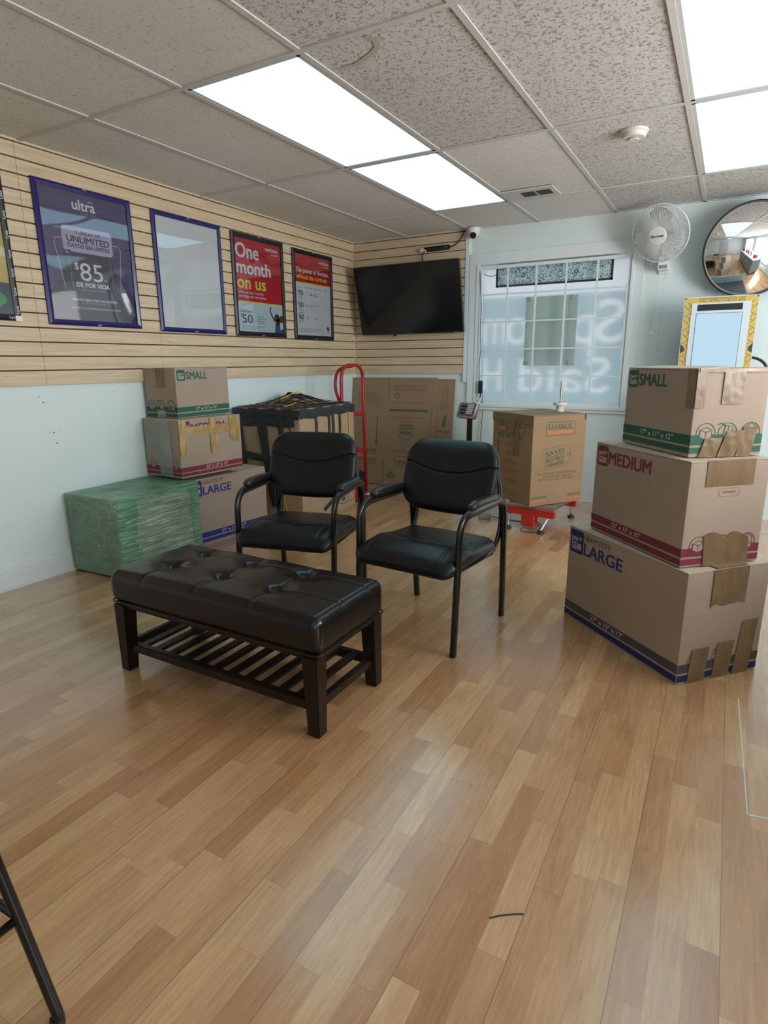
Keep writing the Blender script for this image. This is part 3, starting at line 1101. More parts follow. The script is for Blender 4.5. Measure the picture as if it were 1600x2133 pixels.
def cube_icon(bm, F, cx, cy, r, c, kind):
    """round mark: disc of ink with a package, a hand-held box or a shelf drawn on it"""
    ring(bm, F, cx, cy, r, r * 0.07, 0.0011, c)
    poly(bm, F, [(cx + r * 0.88 * math.cos(a), cy + r * 0.88 * math.sin(a)) for a in [PI + 0.1 + k * (PI - 0.2) / 14 for k in range(15)]], 0.0010, c)
    lw, W = r * 0.09, IX['card_pg']
    if kind == 0:
        s = r * 0.62
        a, b, d, e = (cx - s, cy + s * .55), (cx, cy + s * .2), (cx + s, cy + s * .55), (cx, cy + s * 0.95)
        a2, b2, d2 = (cx - s, cy - s * .55), (cx, cy - s * .95), (cx + s, cy - s * .55)
        for q in ([a, b, d, e], [a, b, b2, a2], [b, d, d2, b2]):
            poly(bm, F, q, 0.0013, W)
            loop_line(bm, F, q, lw, 0.0016, c)
    elif kind == 1:
        q = [(cx - r * .45, cy - r * .35), (cx + r * .4, cy - r * .5), (cx + r * .5, cy + r * .6), (cx - r * .3, cy + r * .75)]
        poly(bm, F, q, 0.0013, W)
        loop_line(bm, F, q, lw, 0.0016, c)
        loop_line(bm, F, [(cx - r * .3, cy + r * .75), (cx - r * .7, cy + r * 1.0), (cx - r * 1.1, cy + r * .85)], lw, 0.0016, c, False)
        loop_line(bm, F, [(cx, cy + r * .7), (cx + .05 * r, cy + r * .1)], lw, 0.0016, c, False)
    else:
        q = [(cx - r * .6, cy - r * .55), (cx + r * .6, cy - r * .55), (cx + r * .6, cy + r * .55), (cx, cy + r * .95), (cx - r * .6, cy + r * .55)]
        poly(bm, F, q, 0.0013, W)
        loop_line(bm, F, q, lw, 0.0016, c)
        rect(bm, F, cx - r * .3, cy - r * .5, cx + r * .05, cy - r * .1, 0.0017, c)
        rect(bm, F, cx - r * .3, cy + r * .0, cx - r * .05, cy + r * .25, 0.0017, c)
        loop_line(bm, F, [(cx - r * .6, cy - r * .05), (cx + r * .5, cy - r * .05)], lw, 0.0017, c, False)


def pg_carton(name, label, L, D, Hh, loc, rotz, word, dims, ink, ink_hi, end, bands, tapes, heavy=None, word_y=0.86, word_h=0.085, lift=(0, 0), icons=(0, 1, 2), group=None, wx=None, text_x=0.22):
    t = thing(name, label, 'box', loc, rotz, group)
    carton_shell(t, L, D, Hh, 'card_pg', lift=lift)
    FS = faces_of(L, D, Hh)
    F, W = FS['front']
    # stripes on the long face and the end
    for key in ('front', end):
        bm = bmesh.new()
        G, w = FS[key]
        (a0, a1), (b0, b1) = bands
        rect(bm, G, 0.002, a0 * Hh, w - 0.002, a1 * Hh, 0.0007, IX[ink])
        rect(bm, G, 0.002, b0 * Hh, w - 0.002, b1 * Hh, 0.0007, IX[ink_hi])
        link_flat('stripe', bm, INKS, t)
    bm = bmesh.new()
    hh = word_h * Hh
    lx, ly = 0.014, Hh - 0.012
    lw = hh * 1.25 if heavy is None else hh * 1.0
    lh = hh * 1.35 if heavy is None else hh * 1.55
    lw, lh = {'SMALL': (.066, .064), 'MEDIUM': (.074, .084), 'LARGE': (.090, .104)}[word]
    rrect(bm, F, lx, ly - lh, lx + lw, ly, 0.010, 0.0008, IX[ink])
    link_flat('logo', bm, INKS, t)
    bm = bmesh.new()
    text(bm, F, 'pen+', lx + lw / 2, ly - lh * 0.47, lh * 0.28, w=lw * 0.78, align='C', off=0.0012, mi=IX['ink_white'])
    text(bm, F, 'GEAR', lx + lw / 2, ly - lh * 0.84, lh * 0.30, w=lw * 0.74, align='C', bold=0.02, off=0.0012, mi=IX['ink_white'])
    x = lx + lw + 0.008
    wi = IX[ink if ink != 'ink_navy' else 'ink_blue']
    if heavy:
        text(bm, F, heavy, x, ly - 0.030, 0.023, w=0.170, off=0.0012, mi=IX['ink_black'])
        text(bm, F, word, x, ly - 0.096, 0.052, w=wx, bold=0.035, off=0.0012, mi=wi)
    else:
        h_ = .044 if word == 'SMALL' else .050
        text(bm, F, word, x, ly - lh * .5 - h_ * .52, h_, w=wx, bold=0.035, off=0.0012, mi=wi)
    link_flat('lettering', bm, INKS, t)
    bm = bmesh.new()
    (b0, b1) = bands[1]
    text(bm, F, dims, W * text_x, (b0 + (b1 - b0) * 0.22) * Hh, (b1 - b0) * Hh * 0.56, squeeze=1.22, bold=0.012, off=0.0014, mi=IX['ink_white'])
    link_flat('lettering', bm, INKS, t)
    G, w = FS[end]
    r = 0.036
    for k in icons:
        bm = bmesh.new()
        cube_icon(bm, G, w * (0.2, 0.5, 0.82)[k], bands[1][1] * Hh * 0.96 + 0.008, r, IX[ink if ink_hi != 'ink_grey' else 'ink_grey'], k)
        link_flat('icon', bm, INKS, t)
    for (key, x0, y0, x1, y1, kw) in tapes:
        G, w = FS[key]
        kw = dict(kw)
        m = kw.pop('m', 'tape')
        hgt = Hh if key != 'top' else D
        bm = bmesh.new()
        wrinkled(bm, G, x0 * w, y0 * hgt, x1 * w, y1 * hgt, **kw)
        link('tape', bm, m, t, True)
    return t


def stack_pose(n, a, L, D, flip):
    """centre and turn of a box from its near upright edge; a = heading of the long side that leaves that edge"""
    u = Vector((math.cos(a), math.sin(a)))
    v = Vector((-math.sin(a), math.cos(a)))
    n = Vector(n)
    if flip:
        c = n + u * L / 2 - v * D / 2
        return c, a + PI
    c = n + u * L / 2 + v * D / 2
    return c, a


def right_stack():
    B = ((0.022, 0.082), (0.102, 0.182))
    L, D, Hh = 27 * IN, 15 * IN, 17 * IN
    c, r = stack_pose((3.146, -2.876), 2.403, L, D, True)
    pg_carton('cardboard_box', 'heavy duty LARGE box with charcoal and navy stripes, bottom of the free-standing stack', L, D, Hh, (c.x, c.y, 0), r, 'LARGE', '27" x 15" x 17"', 'ink_navy', 'ink_grey', 'end+', B,
              [('end+', .30, .66, .72, 1.0, dict(seed=1, amp=0.0022, ragged=(0.02, 0, 0, 0))), ('end+', .12, 0.0, .33, .31, dict(seed=2, skew=0.01)), ('end+', .42, 0.0, .63, .33, dict(seed=3, skew=0.012)),
               ('end+', .68, 0.0, .88, .50, dict(seed=4, skew=0.02)), ('top', .84, .34, .998, .72, dict(seed=5))], heavy='HEAVY DUTY', wx=0.245, text_x=0.28)
    L, D, Hm = 22 * IN, 13 * IN, 15 * IN
    c, r = stack_pose((3.113, -2.841), 2.325, L, D, True)
    tm = pg_carton('cardboard_box', 'MEDIUM box with maroon stripes, middle of the free-standing stack', L, D, Hm, (c.x, c.y, Hh + .003), r, 'MEDIUM', '22" x 13" x 15"', 'ink_red', 'ink_red', 'end+', B,
              [('end+', .20, .76, .80, 1.0, dict(seed=6, amp=0.0006)), ('end+', .28, 0.0, .86, .33, dict(seed=7, amp=0.0026, skew=-0.01, ragged=(0, 0.03, 0, 0)))], wx=0.262, text_x=0.27)
    bm = bmesh.new()
    G, w = faces_of(L, D, Hm)['end+']
    loop_line(bm, G, rrect_pts(w * .38, Hm * .66, w * .64, Hm * .735, .012), .0012, .0008, IX['ink_uh2'])
    loop_line(bm, G, [(w * .43, Hm * .70), (w * .59, Hm * .70)], .006, .0008, IX['ink_uh2'], False)
    link_flat('carry_hole', bm, INKS, tm)
    z1 = Hh + Hm + .005
    L, D, Hs = 17 * IN, 11 * IN, 12 * IN
    c, r = stack_pose((3.097, -2.769), 2.238, L, D, True)
    B2 = ((0.045, 0.115), (0.140, 0.255))
    pg_carton('cardboard_box', 'SMALL box with dark green stripes, top of the free-standing stack', L, D, Hs, (c.x, c.y, z1), r, 'SMALL', '17" x 11" x 12"', 'ink_green', 'ink_green', 'end+', B2,
              [('end+', .36, .60, .64, 1.0, dict(seed=8, amp=0.0018)), ('end+', .0, .56, .13, .995, dict(seed=9, amp=0.0008)), ('front', .895, .56, .998, .995, dict(seed=9, amp=0.0006)),
               ('end+', .12, 0.0, .36, .22, dict(seed=10, amp=0.003, skew=0.02)), ('end+', .38, 0.0, .62, .30, dict(seed=11, amp=0.003, skew=0.03)), ('end+', .64, 0.0, .84, .34, dict(seed=12, amp=0.0025, skew=0.02)),
               ('end+', .02, .955, .98, 1.005, dict(seed=13, amp=0.003))], wx=0.178, lift=(0.05, 0.02), text_x=0.30)


def left_stack():
    B = ((0.03, 0.085), (0.102, 0.185))
    # largest box: upright long face towards the room
    L, D, Hh = 0.656, 0.33, 0.437
    t = pg_carton('cardboard_box', 'LARGE box with bright blue stripes, on the floor beside the green parcel', L, D, Hh, (0.186, -2.163, 0), 1.462, 'LARGE', '27" x 15" x 17"', 'ink_blue', 'ink_blue', 'end-', B,
                  [], heavy='HEAVY DUTY', wx=0.228, text_x=0.36)
    m = (0.353, -2.577, 0.4665, 1.494)
    L, D, Hm = 0.497, 0.336, 0.356
    c, r = stack_pose(m[:2], m[3], L, D, False)
    A = dict(m='tape_gold')
    pg_carton('cardboard_box', 'maroon-striped box covered in torn amber tape, in the stack against the wall', L, D, Hm, (c.x, c.y, m[2]), r, 'MEDIUM', '22" x 13" x 15"', 'ink_red', 'ink_red', 'end-', B,
              [('front', .0, .72, .98, .87, dict(seed=20, amp=0.002, **A)), ('front', .0, .40, .11, .995, dict(seed=21, amp=0.0035, **A)), ('front', .47, .36, .58, .995, dict(seed=22, amp=0.003, **A)),
               ('front', .80, .52, .95, .995, dict(seed=23, amp=0.0035, ragged=(0.02, 0, 0, 0), **A)),
               ('end-', .06, .48, .42, .96, dict(seed=24, amp=0.001, m='tape_clear')), ('end-', .40, .02, .78, .99, dict(seed=25, amp=0.001, m='tape_clear'))], icons=(0, 2), wx=0.262, text_x=0.38)
    s = (0.290, -2.508, m[2] + Hm + 0.001, 1.60)
    L, D, Hs = 0.457, 0.268, 0.301
    c, r = stack_pose(s[:2], s[3], L, D, False)
    B2 = ((0.02, 0.095), (0.12, 0.225))
    pg_carton('cardboard_box', 'SMALL box with green stripes, topmost in the stack against the wall', L, D, Hs, (c.x, c.y, s[2]), r, 'SMALL', '17" x 11" x 12"', 'ink_green', 'ink_green', 'end-', B2,
              [('end-', .40, .62, .66, 1.0, dict(seed=30, amp=0.0006)), ('end-', .36, .0, .62, .16, dict(seed=31, amp=0.0012, m='tape_clear'))], wx=0.178, text_x=0.33)


right_stack()
left_stack()


def green_parcel():
    L, D, Hh = 0.598, 0.425, 0.452
    n, a = (0.448, -3.118), 1.605
    c, r = stack_pose(n, a, L, D, False)
    t = thing('wrapped_parcel', 'carton wrapped in glossy green stretch film on the floor against the white wall', 'parcel', (c.x, c.y, 0), r)
    bm = bmesh.new()
    rbox(bm, (L / 2 - .008, D / 2 - .008, Hh / 2 - .006), (.006, .006, .006), (4, 4, 4), None, Matrix.Translation((0, 0, Hh / 2)))
    link('carton', bm, 'card_net', t, True, 40)
    F = frame((-L / 2 + .008, -D / 2 + .008, 0), (1, 0, 0), (0, 0, 1))
    W = L - .016
    bm = bmesh.new()
    k = IX['ink_black']
    q = [(W * .27, Hh * .50), (W * .27, Hh * .44), (W * .76, Hh * .52)]
    loop_line(bm, F, q, 0.003, 0.0008, k, False)
    for i in range(6):
        y = Hh * (.80 - .028 * i)
        loop_line(bm, F, [(W * .46, y), (W * (.80 - .03 * (i % 3)), y + .004)], 0.0045, 0.0008, k, False)
    for i in range(4):
        y = Hh * (.26 - .030 * i)
        loop_line(bm, F, [(W * .30, y), (W * (.66 + .02 * (i % 2)), y + .006)], 0.0035, 0.0008, k, False)
    loop_line(bm, F, [(W * .30, Hh * .26), (W * .30, Hh * .1)], 0.003, 0.0008, k, False)
    link_flat('printed_lines', bm, INKS, t)

    def fn(p):
        d = 0.0035 * noise.noise(p * 9) + 0.002 * noise.noise(Vector((p.x * 30, p.y * 12, p.z * 50)))
        g = p.normalized()
        return p + g * d
    bm = bmesh.new()
    rbox(bm, (L / 2, D / 2, Hh / 2 - 0.001), (.012, .012, .012), (40, 30, 32), fn, Matrix.Translation((0, 0, Hh / 2 + 0.0045)))
    # the film over the long face is thinner in its middle
    mid = []
    for f in bm.faces:
        cc = f.calc_center_median()
        ux, uz = (cc.x + L / 2) / L, cc.z / Hh
        edge_l = 0.20 + 0.06 * noise.noise(Vector((uz * 3, 1, 0)))
        edge_r = 0.86 + 0.04 * noise.noise(Vector((uz * 4, 5, 0)))
        if cc.y < -D / 2 + 0.012:
            f.material_index = 1 if edge_l < ux < edge_r and 0.06 < uz < 0.93 else 2
    link('film', bm, ['green_film', 'green_film_thin', 'green_film_dense'], t, True)
    return t


green_parcel()


def uhaul_logo(bm, F, x0, y0, w, h):
    g, o = IX['ink_uh'], IX['ink_orange']
    loop_line(bm, F, rrect_pts(x0, y0, x0 + w, y0 + h, h * .12), h * 0.05, 0.0009, g)
    text(bm, F, 'U-HAUL', x0 + w / 2, y0 + h * .45, h * .40, w=w * .84, align='C', bold=0.05, off=0.0010, mi=g)
    rect(bm, F, x0 + w * .05, y0 + h * .12, x0 + w * .95, y0 + h * .36, 0.0009, o)


def small_print(bm, F, x0, x1, y, n, step, mi, seed=0, h=0.0035):
    rnd = random.Random(seed)
    for i in range(n):
        x = x0
        e = x1 - (x1 - x0) * rnd.uniform(0, .45)
        while x < e:
            w = rnd.uniform(.006, .024)
            rect(bm, F, x, y - i * step, min(x + w, e), y - i * step + h, 0.0008, mi)
            x += w + .004


def scale_and_carton():
    # carton on the platform scale
    L, D, Hh = 0.459, 0.464, 0.624
    c, r = stack_pose((2.086, -1.108), 0.941, L, D, False)
    t = thing('moving_carton', 'tall brown moving carton with green and orange print on the red floor scale', 'box', (c.x, c.y, 0.17), r)
    carton_shell(t, L, D, Hh, 'card_uh')
    FS = faces_of(L, D, Hh)
    F, W = FS['front']
    g = IX['ink_uh']
    bm = bmesh.new()
    uhaul_logo(bm, F, .24 * W, .775 * Hh, .54 * W, .145 * Hh)
    link_flat('logo', bm, INKS, t)
    bm = bmesh.new()
    # price tag outline, tilted
    ca, sa = math.cos(0.13), math.sin(0.13)
    cx, cy = .48 * W, .535 * Hh

    def tilt(p):
        return (cx + p[0] * ca - p[1] * sa, cy + p[0] * sa + p[1] * ca)
    tw, th = .25 * W, .115 * Hh
    loop_line(bm, F, [tilt(p) for p in ((-tw, -th), (tw * .6, -th), (tw, -th * .45), (tw, th * .45), (tw * .6, th), (-tw, th))], 0.003, 0.0008, g)
    q = tilt((tw * .82, 0))
    ring(bm, F, q[0], q[1], 0.008, 0.0035, 0.0008, g)
    for s, yy, hh, ww in (('SAVE!', .28, .44, 1.36), ('BEST PRICE', -.32, .34, 1.36), ('GUARANTEED', -.80, .34, 1.36)):
        p = tilt((-tw * .86, th * yy))
        text(bm, F, s, p[0], p[1], th * hh, w=tw * ww, bold=0.04, mi=g, rot=0.13)
    loop_line(bm, F, [tilt((-tw * .86, th * .15)), tilt((tw * .5, th * .15))], 0.004, 0.0008, g, False)
    link_flat('price_tag', bm, INKS, t)
    bm = bmesh.new()
    for s, yy, ww in (('BUY A BUNDLE\u2014SAVE EVEN MORE!', .345, .74), ('Just Use Bundle Prices and', .312, .56), ("We'll Give You 10% In FREE Boxes!", .279, .70)):
        text(bm, F, s, .49 * W, yy * Hh, .015, w=ww * W, align='C', bold=0.02, mi=IX['ink_uh2'], shear=0.2)
    link_flat('lettering', bm, INKS, t)
    bm = bmesh.new()
    for x0, x1 in ((.02, .32), (.72, .97)):
        bm = bmesh.new()
        rect(bm, F, x0 * W, .075 * Hh, x1 * W, .108 * Hh, 0.0008, IX['ink_uhg'])
        rect(bm, F, x0 * W, .040 * Hh, x1 * W, .066 * Hh, 0.0008, IX['ink_orange'])
        link_flat('stripe', bm, INKS, t)
    F2, W2 = FS['end-']
    bm = bmesh.new()
    uhaul_logo(bm, F2, .12 * W2, .785 * Hh, .68 * W2, .145 * Hh)
    link_flat('logo', bm, INKS, t)
    bm = bmesh.new()
    text(bm, F2, 'SIZE MATTERS!', .14 * W2, .725 * Hh, .026, w=.60 * W2, bold=0.05, mi=g)
    poly(bm, F2, [(.12 * W2, .64 * Hh), (.20 * W2, .64 * Hh), (.16 * W2, .695 * Hh)], 0.0008, g)
    rect(bm, F2, .145 * W2, .50 * Hh, .175 * W2, .645 * Hh, 0.0008, g)
    for i, yy in enumerate((.68, .57, .47, .37, .25)):
        link_flat('lettering' if i == 0 else 'fine_print', bm, INKS, t)
        bm = bmesh.new()
        small_print(bm, F2, .36 * W2, .74 * W2, yy * Hh, 4, .0085, IX['ink_uh2'], i)
    link_flat('fine_print', bm, INKS, t)
    bm = bmesh.new()
    small_print(bm, F2, .20 * W2, .80 * W2, .13 * Hh, 4, .011, IX['ink_uh2'], 9)
    link_flat('fine_print', bm, INKS, t)
    for args in (('end-', .52, .55, .68, 1.0, dict(seed=41, amp=0.0008)), ('end-', .0, .90, .98, .995, dict(seed=42, amp=0.003)), ('end-', .34, .78, .56, .93, dict(seed=43, amp=0.004, skew=0.02)), ('front', .96, .93, 1.0, .995, dict(seed=44, amp=0.003))):
        key, x0, y0, x1, y1, kw = args
        G, w = FS[key]
        bm = bmesh.new()
        wrinkled(bm, G, x0 * w, y0 * Hh, x1 * w, y1 * Hh, **kw)
        link('tape', bm, 'tape', t, True)
    bm = bmesh.new()
    wrinkled(bm, FS['top'][0], 0.01, D / 2 - .03, L - .01, D / 2 + .03, seed=45, amp=0.0006)
    link('tape', bm, 'tape_clear', t, True)

    # white spindle with a grey rod on the carton
    s = thing('spindle', 'small white plastic spindle with a thin grey rod on top of the moving carton', 'spindle', (2.158, -0.70, 0.795))
    bm = bmesh.new()
    lathe(bm, [(0, 0), (.030, 0), (.030, .012), (.026, .014), (.026, .040), (.030, .044), (0, .044)], 24)
    link('hub', bm, 'cream_plastic', s, True, 40)
    bm = bmesh.new()
    lathe(bm, [(0, .044), (.046, .044), (.048, .047), (.048, .062), (.046, .065), (0, .065)], 28)
    link('cap', bm, 'cream_plastic', s, True, 40)
    bm = bmesh.new()
    tube(bm, [(0, 0, .06), (.002, 0, .212)], .0075, n=10)
    link('rod', bm, 'steel', s, True, 40)

    # red platform scale
    p = thing('platform_scale', 'red metal platform scale on four adjustable feet under the tall moving carton', 'scale', (2.09, -0.86, 0), -0.115)
    bm = bmesh.new()
    box(bm, (-.17, -.17, .142), (.17, .30, .168))
    link('platform', bm, 'steel', p)
    for y in (-.19, .24):
        bm = bmesh.new()
        box(bm, (-.185, y - .016, .098), (.185, y + .016, .100))
        box(bm, (-.185, y - .018, .100), (.185, y - .014, .140))
        box(bm, (-.185, y + .014, .100), (.185, y + .018, .140))
        box(bm, (-.187, y - .018, .100), (-.183, y + .018, .140))
        box(bm, (.183, y - .018, .100), (.187, y + .018, .140))
        box(bm, (-.185, y - .018, .136), (.185, y + .018, .142))
        link('beam', bm, 'red_scale', p)
    bm = bmesh.new()
    box(bm, (-.035, -.235, .028), (.052, -.15, .112))
    link('junction_box', bm, 'red_scale', p)
    for x, y, ox, oy in ((-.14, -.19, .02, -.07), (.145, -.19, -.02, -.08), (-.14, .24, 0, .04), (.145, .24, 0, .04)):
        bm = bmesh.new()
        tube(bm, [(x, y, .10), (x + ox, y + oy, .022)], .0055, n=10)
        ft = link('foot', bm, 'chrome', p, True, 40)
        bm = bmesh.new()
        lathe(bm, [(0, 0), (.024, 0), (.026, .004), (.022, .014), (.010, .024), (0, .024)], 20, Matrix.Translation((x + ox, y + oy, 0)))
        link('foot_pad', bm, 'rubber', ft, True, 40)
    bm = bmesh.new()
    tube(bm, fillet([(.05, -.19, .06), (.12, -.22, .05), (.10, -.30, .006), (-.02, -.30, .006), (.0, -.24, .03)], .05), .003, n=6)
    link('cable', bm, 'wire', p, True)

    # indicator on its post
    d = thing('scale_indicator', 'grey weighing indicator with a keypad on a black post in front of the white wall', 'scale', (1.452, -0.648, 0), -0.42)
    bm = bmesh.new()
    box(bm, (-.019, -.012, 0.012), (.019, .012, .74))
    link('post', bm, 'plastic_black', d)
    bm = bmesh.new()
    box(bm, (-.07, -.06, 0), (.07, .06, .012))
    link('base', bm, 'plastic_black', d)
    T = Matrix.Translation((0, -.022, .775)) @ Matrix.Rotation(-0.38, 4, 'X')
    bm = bmesh.new()
    rbox(bm, (.098, .020, .062), (.008, .008, .008), (5, 3, 5), None, T)
    hd = link('housing', bm, 'steel', d, True, 40)
    Fh = T @ frame((-.098, -.020, -.062), (1, 0, 0), (0, 0, 1))
    bm = bmesh.new()
    rect(bm, Fh, .012, .010, .184, .114, .0008)
    link_flat('face', bm, ['lcd'], hd)
    bm = bmesh.new()
    for i in range(3):
        rect(bm, Fh, .036, .026 + .028 * i, .092, .044 + .028 * i, .0016)
    link_flat('readout', bm, ['dark_opening'], hd)
    bm = bmesh.new()
    rect(bm, Fh, .108, .032, .168, .108, .0016, 1)
    rect(bm, Fh, .108, .014, .176, .031, .0016, 0)
    rect(bm, Fh, .169, .031, .177, .074, .0016, 0)
    for i in range(4):
        for j in range(3):
            rect(bm, Fh, .113 + .019 * j, .038 + .017 * i, .126 + .019 * j, .047 + .017 * i, .0022, 2)
    link_flat('keypad', bm, ['p_red', 'paper', 'p_grey'], hd)
    # small adapter on the floor and its lead
    a = thing('power_adapter', 'small grey power adapter on the floor behind the black chair beside the scale', 'adapter', (1.70, -0.92, 0), 0.5)
    bm = bmesh.new()
    rbox(bm, (.045, .03, .016), (.006, .006, .006), (3, 3, 3), None, Matrix.Translation((0, 0, .016)))
    link('case', bm, 'kiosk_grey', a, True, 40)
    bm = bmesh.new()
    tube(bm, fillet([(.045, 0, .012), (.16, -.06, .004), (.30, -.14, .004), (.36, -.22, .004)], .06), .0032, n=6)
    link('cable', bm, 'wire', a, True)
    bm = bmesh.new()
    tube(bm, fillet([(1.74, -.42, .004), (1.95, -.50, .004), (2.0, -.56, .004), (2.06, -.60, .05)], .06), .004, n=6)
    o = link('power_cable', bm, 'wire', None, True)
    o['label'], o['category'] = 'black cable lying on the floor behind the red scale', 'cable'


scale_and_carton()


def netted_box():
    n, a = (0.622, -1.742), math.radians(92.6)
    L, D, Hh = 0.765, 0.585, 0.835
    c, r = stack_pose(n, a, L, D, False)
    t = thing('cardboard_box', 'big plain tan carton covered by the black cargo net, behind the armchair', 'box', (c.x, c.y, 0), r)

    def top(p):
        """contents heap the lid up towards the wall end"""
        if p.z > Hh / 2 - 0.02:
            u, v = p.x / (L / 2), p.y / (D / 2)
            k = max(0, 1 - abs(u - 0.35) / 0.75) * max(0, 1 - abs(v - 0.35) / 0.8)
            return Vector((p.x, p.y, p.z + 0.085 * k))
        return p
    bm = bmesh.new()
    rbox(bm, (L / 2, D / 2, Hh / 2), (.005, .005, .005), (22, 20, 8), top, Matrix.Translation((0, 0, Hh / 2)))
    link('body', bm, 'card_net', t, True, 30)
    F = frame((-L / 2, -D / 2, 0), (1, 0, 0), (0, 0, 1))
    bm = bmesh.new()
    k = IX['ink_grey']
    for x0, y0, w, h in ((.40, .06, .10, .10), (.53, .05, .10, .12), (.66, .05, .08, .11)):
        loop_line(bm, F, [(x0, y0), (x0 + w, y0), (x0 + w, y0 + h), (x0, y0 + h)], .008, .0008, k)
    rect(bm, F, .43, .075, .47, .13, .0008, k)
    rect(bm, F, .55, .07, .60, .10, .0008, k)
    link_flat('printed_marks', bm, INKS, t)

    w = thing('cargo_net', 'black webbing cargo net with yellow cords draped over the big plain carton', 'net', (c.x, c.y, 0), r)
    e = 0.004

    def topz(x, y):
        u, v = x / (L / 2), y / (D / 2)
        return Hh + 0.085 * max(0, 1 - abs(u - 0.35) / 0.75) * max(0, 1 - abs(v - 0.35) / 0.8)

    def strap(pts, wd, nrm, name='strap', m='web', th=0.0022):
        bm = bmesh.new()
        tube(bm, pts, wd / 2, th, n=8, up=nrm)
        link(name, bm, m, w, True, 50)
    # rim bands round the upper edge, slightly sagging
    bm = bmesh.new()
    for (p, q, nr) in (((-L / 2, -D / 2 - e), (L / 2 + .004, -D / 2 - e), (0, -1, 0)), ((-L / 2 - e, D / 2), (-L / 2 - e, -D / 2), (-1, 0, 0))):
        pts = [(p[0] + (q[0] - p[0]) * i / 14, p[1] + (q[1] - p[1]) * i / 14, Hh - .036 + .006 * math.sin(i * 1.7)) for i in range(15)]
        tube(bm, pts, .034, .003, n=8, up=nr)
    link('rim_band', bm, 'web', w, True, 50)
    strap([(-L / 2 - e - .003, D / 2 - .06 - (D - .1) * i / 10, Hh - .095 - .006 * math.sin(i)) for i in range(11)], .06, (-1, 0, 0), 'rim_band')
    # straps hanging on the long face
    rnd = random.Random(5)
    for x, z0 in ((.20, .30), (.375, .25), (.43, .28), (.53, .2)):
        strap([(-L / 2 + x + .006 * math.sin(i), -D / 2 - .0075 - .002 * (i % 2), Hh - .06 - (Hh - .06 - z0) * i / 8) for i in range(9)], .026, (0, -1, 0))
    strap([(-L / 2 + .28, -D / 2 - .006, .06), (-L / 2 + .45, -D / 2 - .008, .13), (-L / 2 + .62, -D / 2 - .006, .19)], .032, (0, -1, 0))
    # straps on the end face, some crossing
    for y0, y1, z1, wd in ((.525, .49, .36, .04), (.35, .24, .12, .055), (.30, .27, .2, .04), (.165, .13, .28, .045), (.08, .07, .30, .012)):
        strap([(-L / 2 - e - .005, -D / 2 + y0 + (y1 - y0) * i / 8, Hh - .05 - (Hh - .05 - z1) * i / 8) for i in range(9)], wd, (-1, 0, 0))
    strap([(-L / 2 - e - .007, D / 2 - .08 - .42 * i / 8, .50 - .05 * i / 8) for i in range(9)], .05, (-1, 0, 0))
    # webbing grid over the lid
    bm = bmesh.new()
    for k in range(9):
        y = -D / 2 + .03 + (D - .06) * k / 8
        tube(bm, [(x, y + .018 * math.sin(x * 9 + k), topz(x, y) + .005) for x in [-L / 2 + L * i / 16 for i in range(17)]], .011, .002, n=6, up=(0, 0, 1))
    for k in range(9):
        x = -L / 2 + .03 + (L - .06) * k / 8
        tube(bm, [(x + .02 * math.sin(y * 8 + k), y, topz(x, y) + .008) for y in [-D / 2 + D * i / 14 for i in range(15)]], .011, .002, n=6, up=(0, 0, 1))
    for k in range(7):
        x, y = rnd.uniform(-.05, .25), rnd.uniform(-.05, .22)
        dx, dy = rnd.uniform(-.12, .12), rnd.uniform(-.12, .12)
        tube(bm, [(x - dx, y - dy, topz(x - dx, y - dy) + .010), (x, y, topz(x, y) + .022), (x + dx, y + dy, topz(x + dx, y + dy) + .010)], .016, .002, n=6)
    link('webbing', bm, 'web', w, True, 50)
    # yellow cords
    def cord(pts):
        bm = bmesh.new()
        tube(bm, pts, .004, n=6)
        link('cord', bm, 'cord_yellow', w, True)
    cord([(x, .10 - .02 * math.sin(x * 8), topz(x, .10) + .012) for x in [-.05 + .40 * i / 8 for i in range(9)]])
    cord([(x, -.02 + x * .3, topz(x, -.02 + x * .3) + .012) for x in [-.30 + .25 * i / 8 for i in range(9)]])
    cord([(-L / 2 + .455, -D / 2 - .012, Hh - .07), (-L / 2 + .47, -D / 2 - .010, .5), (-L / 2 + .46, -D / 2 - .012, .2)])
    cord([(-L / 2 + .665, -D / 2 - .012, Hh - .07), (-L / 2 + .675, -D / 2 - .010, .5), (-L / 2 + .665, -D / 2 - .012, .16)])
    cord([(-L / 2 - .018, -D / 2 + .20, .46), (-L / 2 - .016, -D / 2 + .17, .30), (-L / 2 - .016, -D / 2 + .12, .05)])


netted_box()


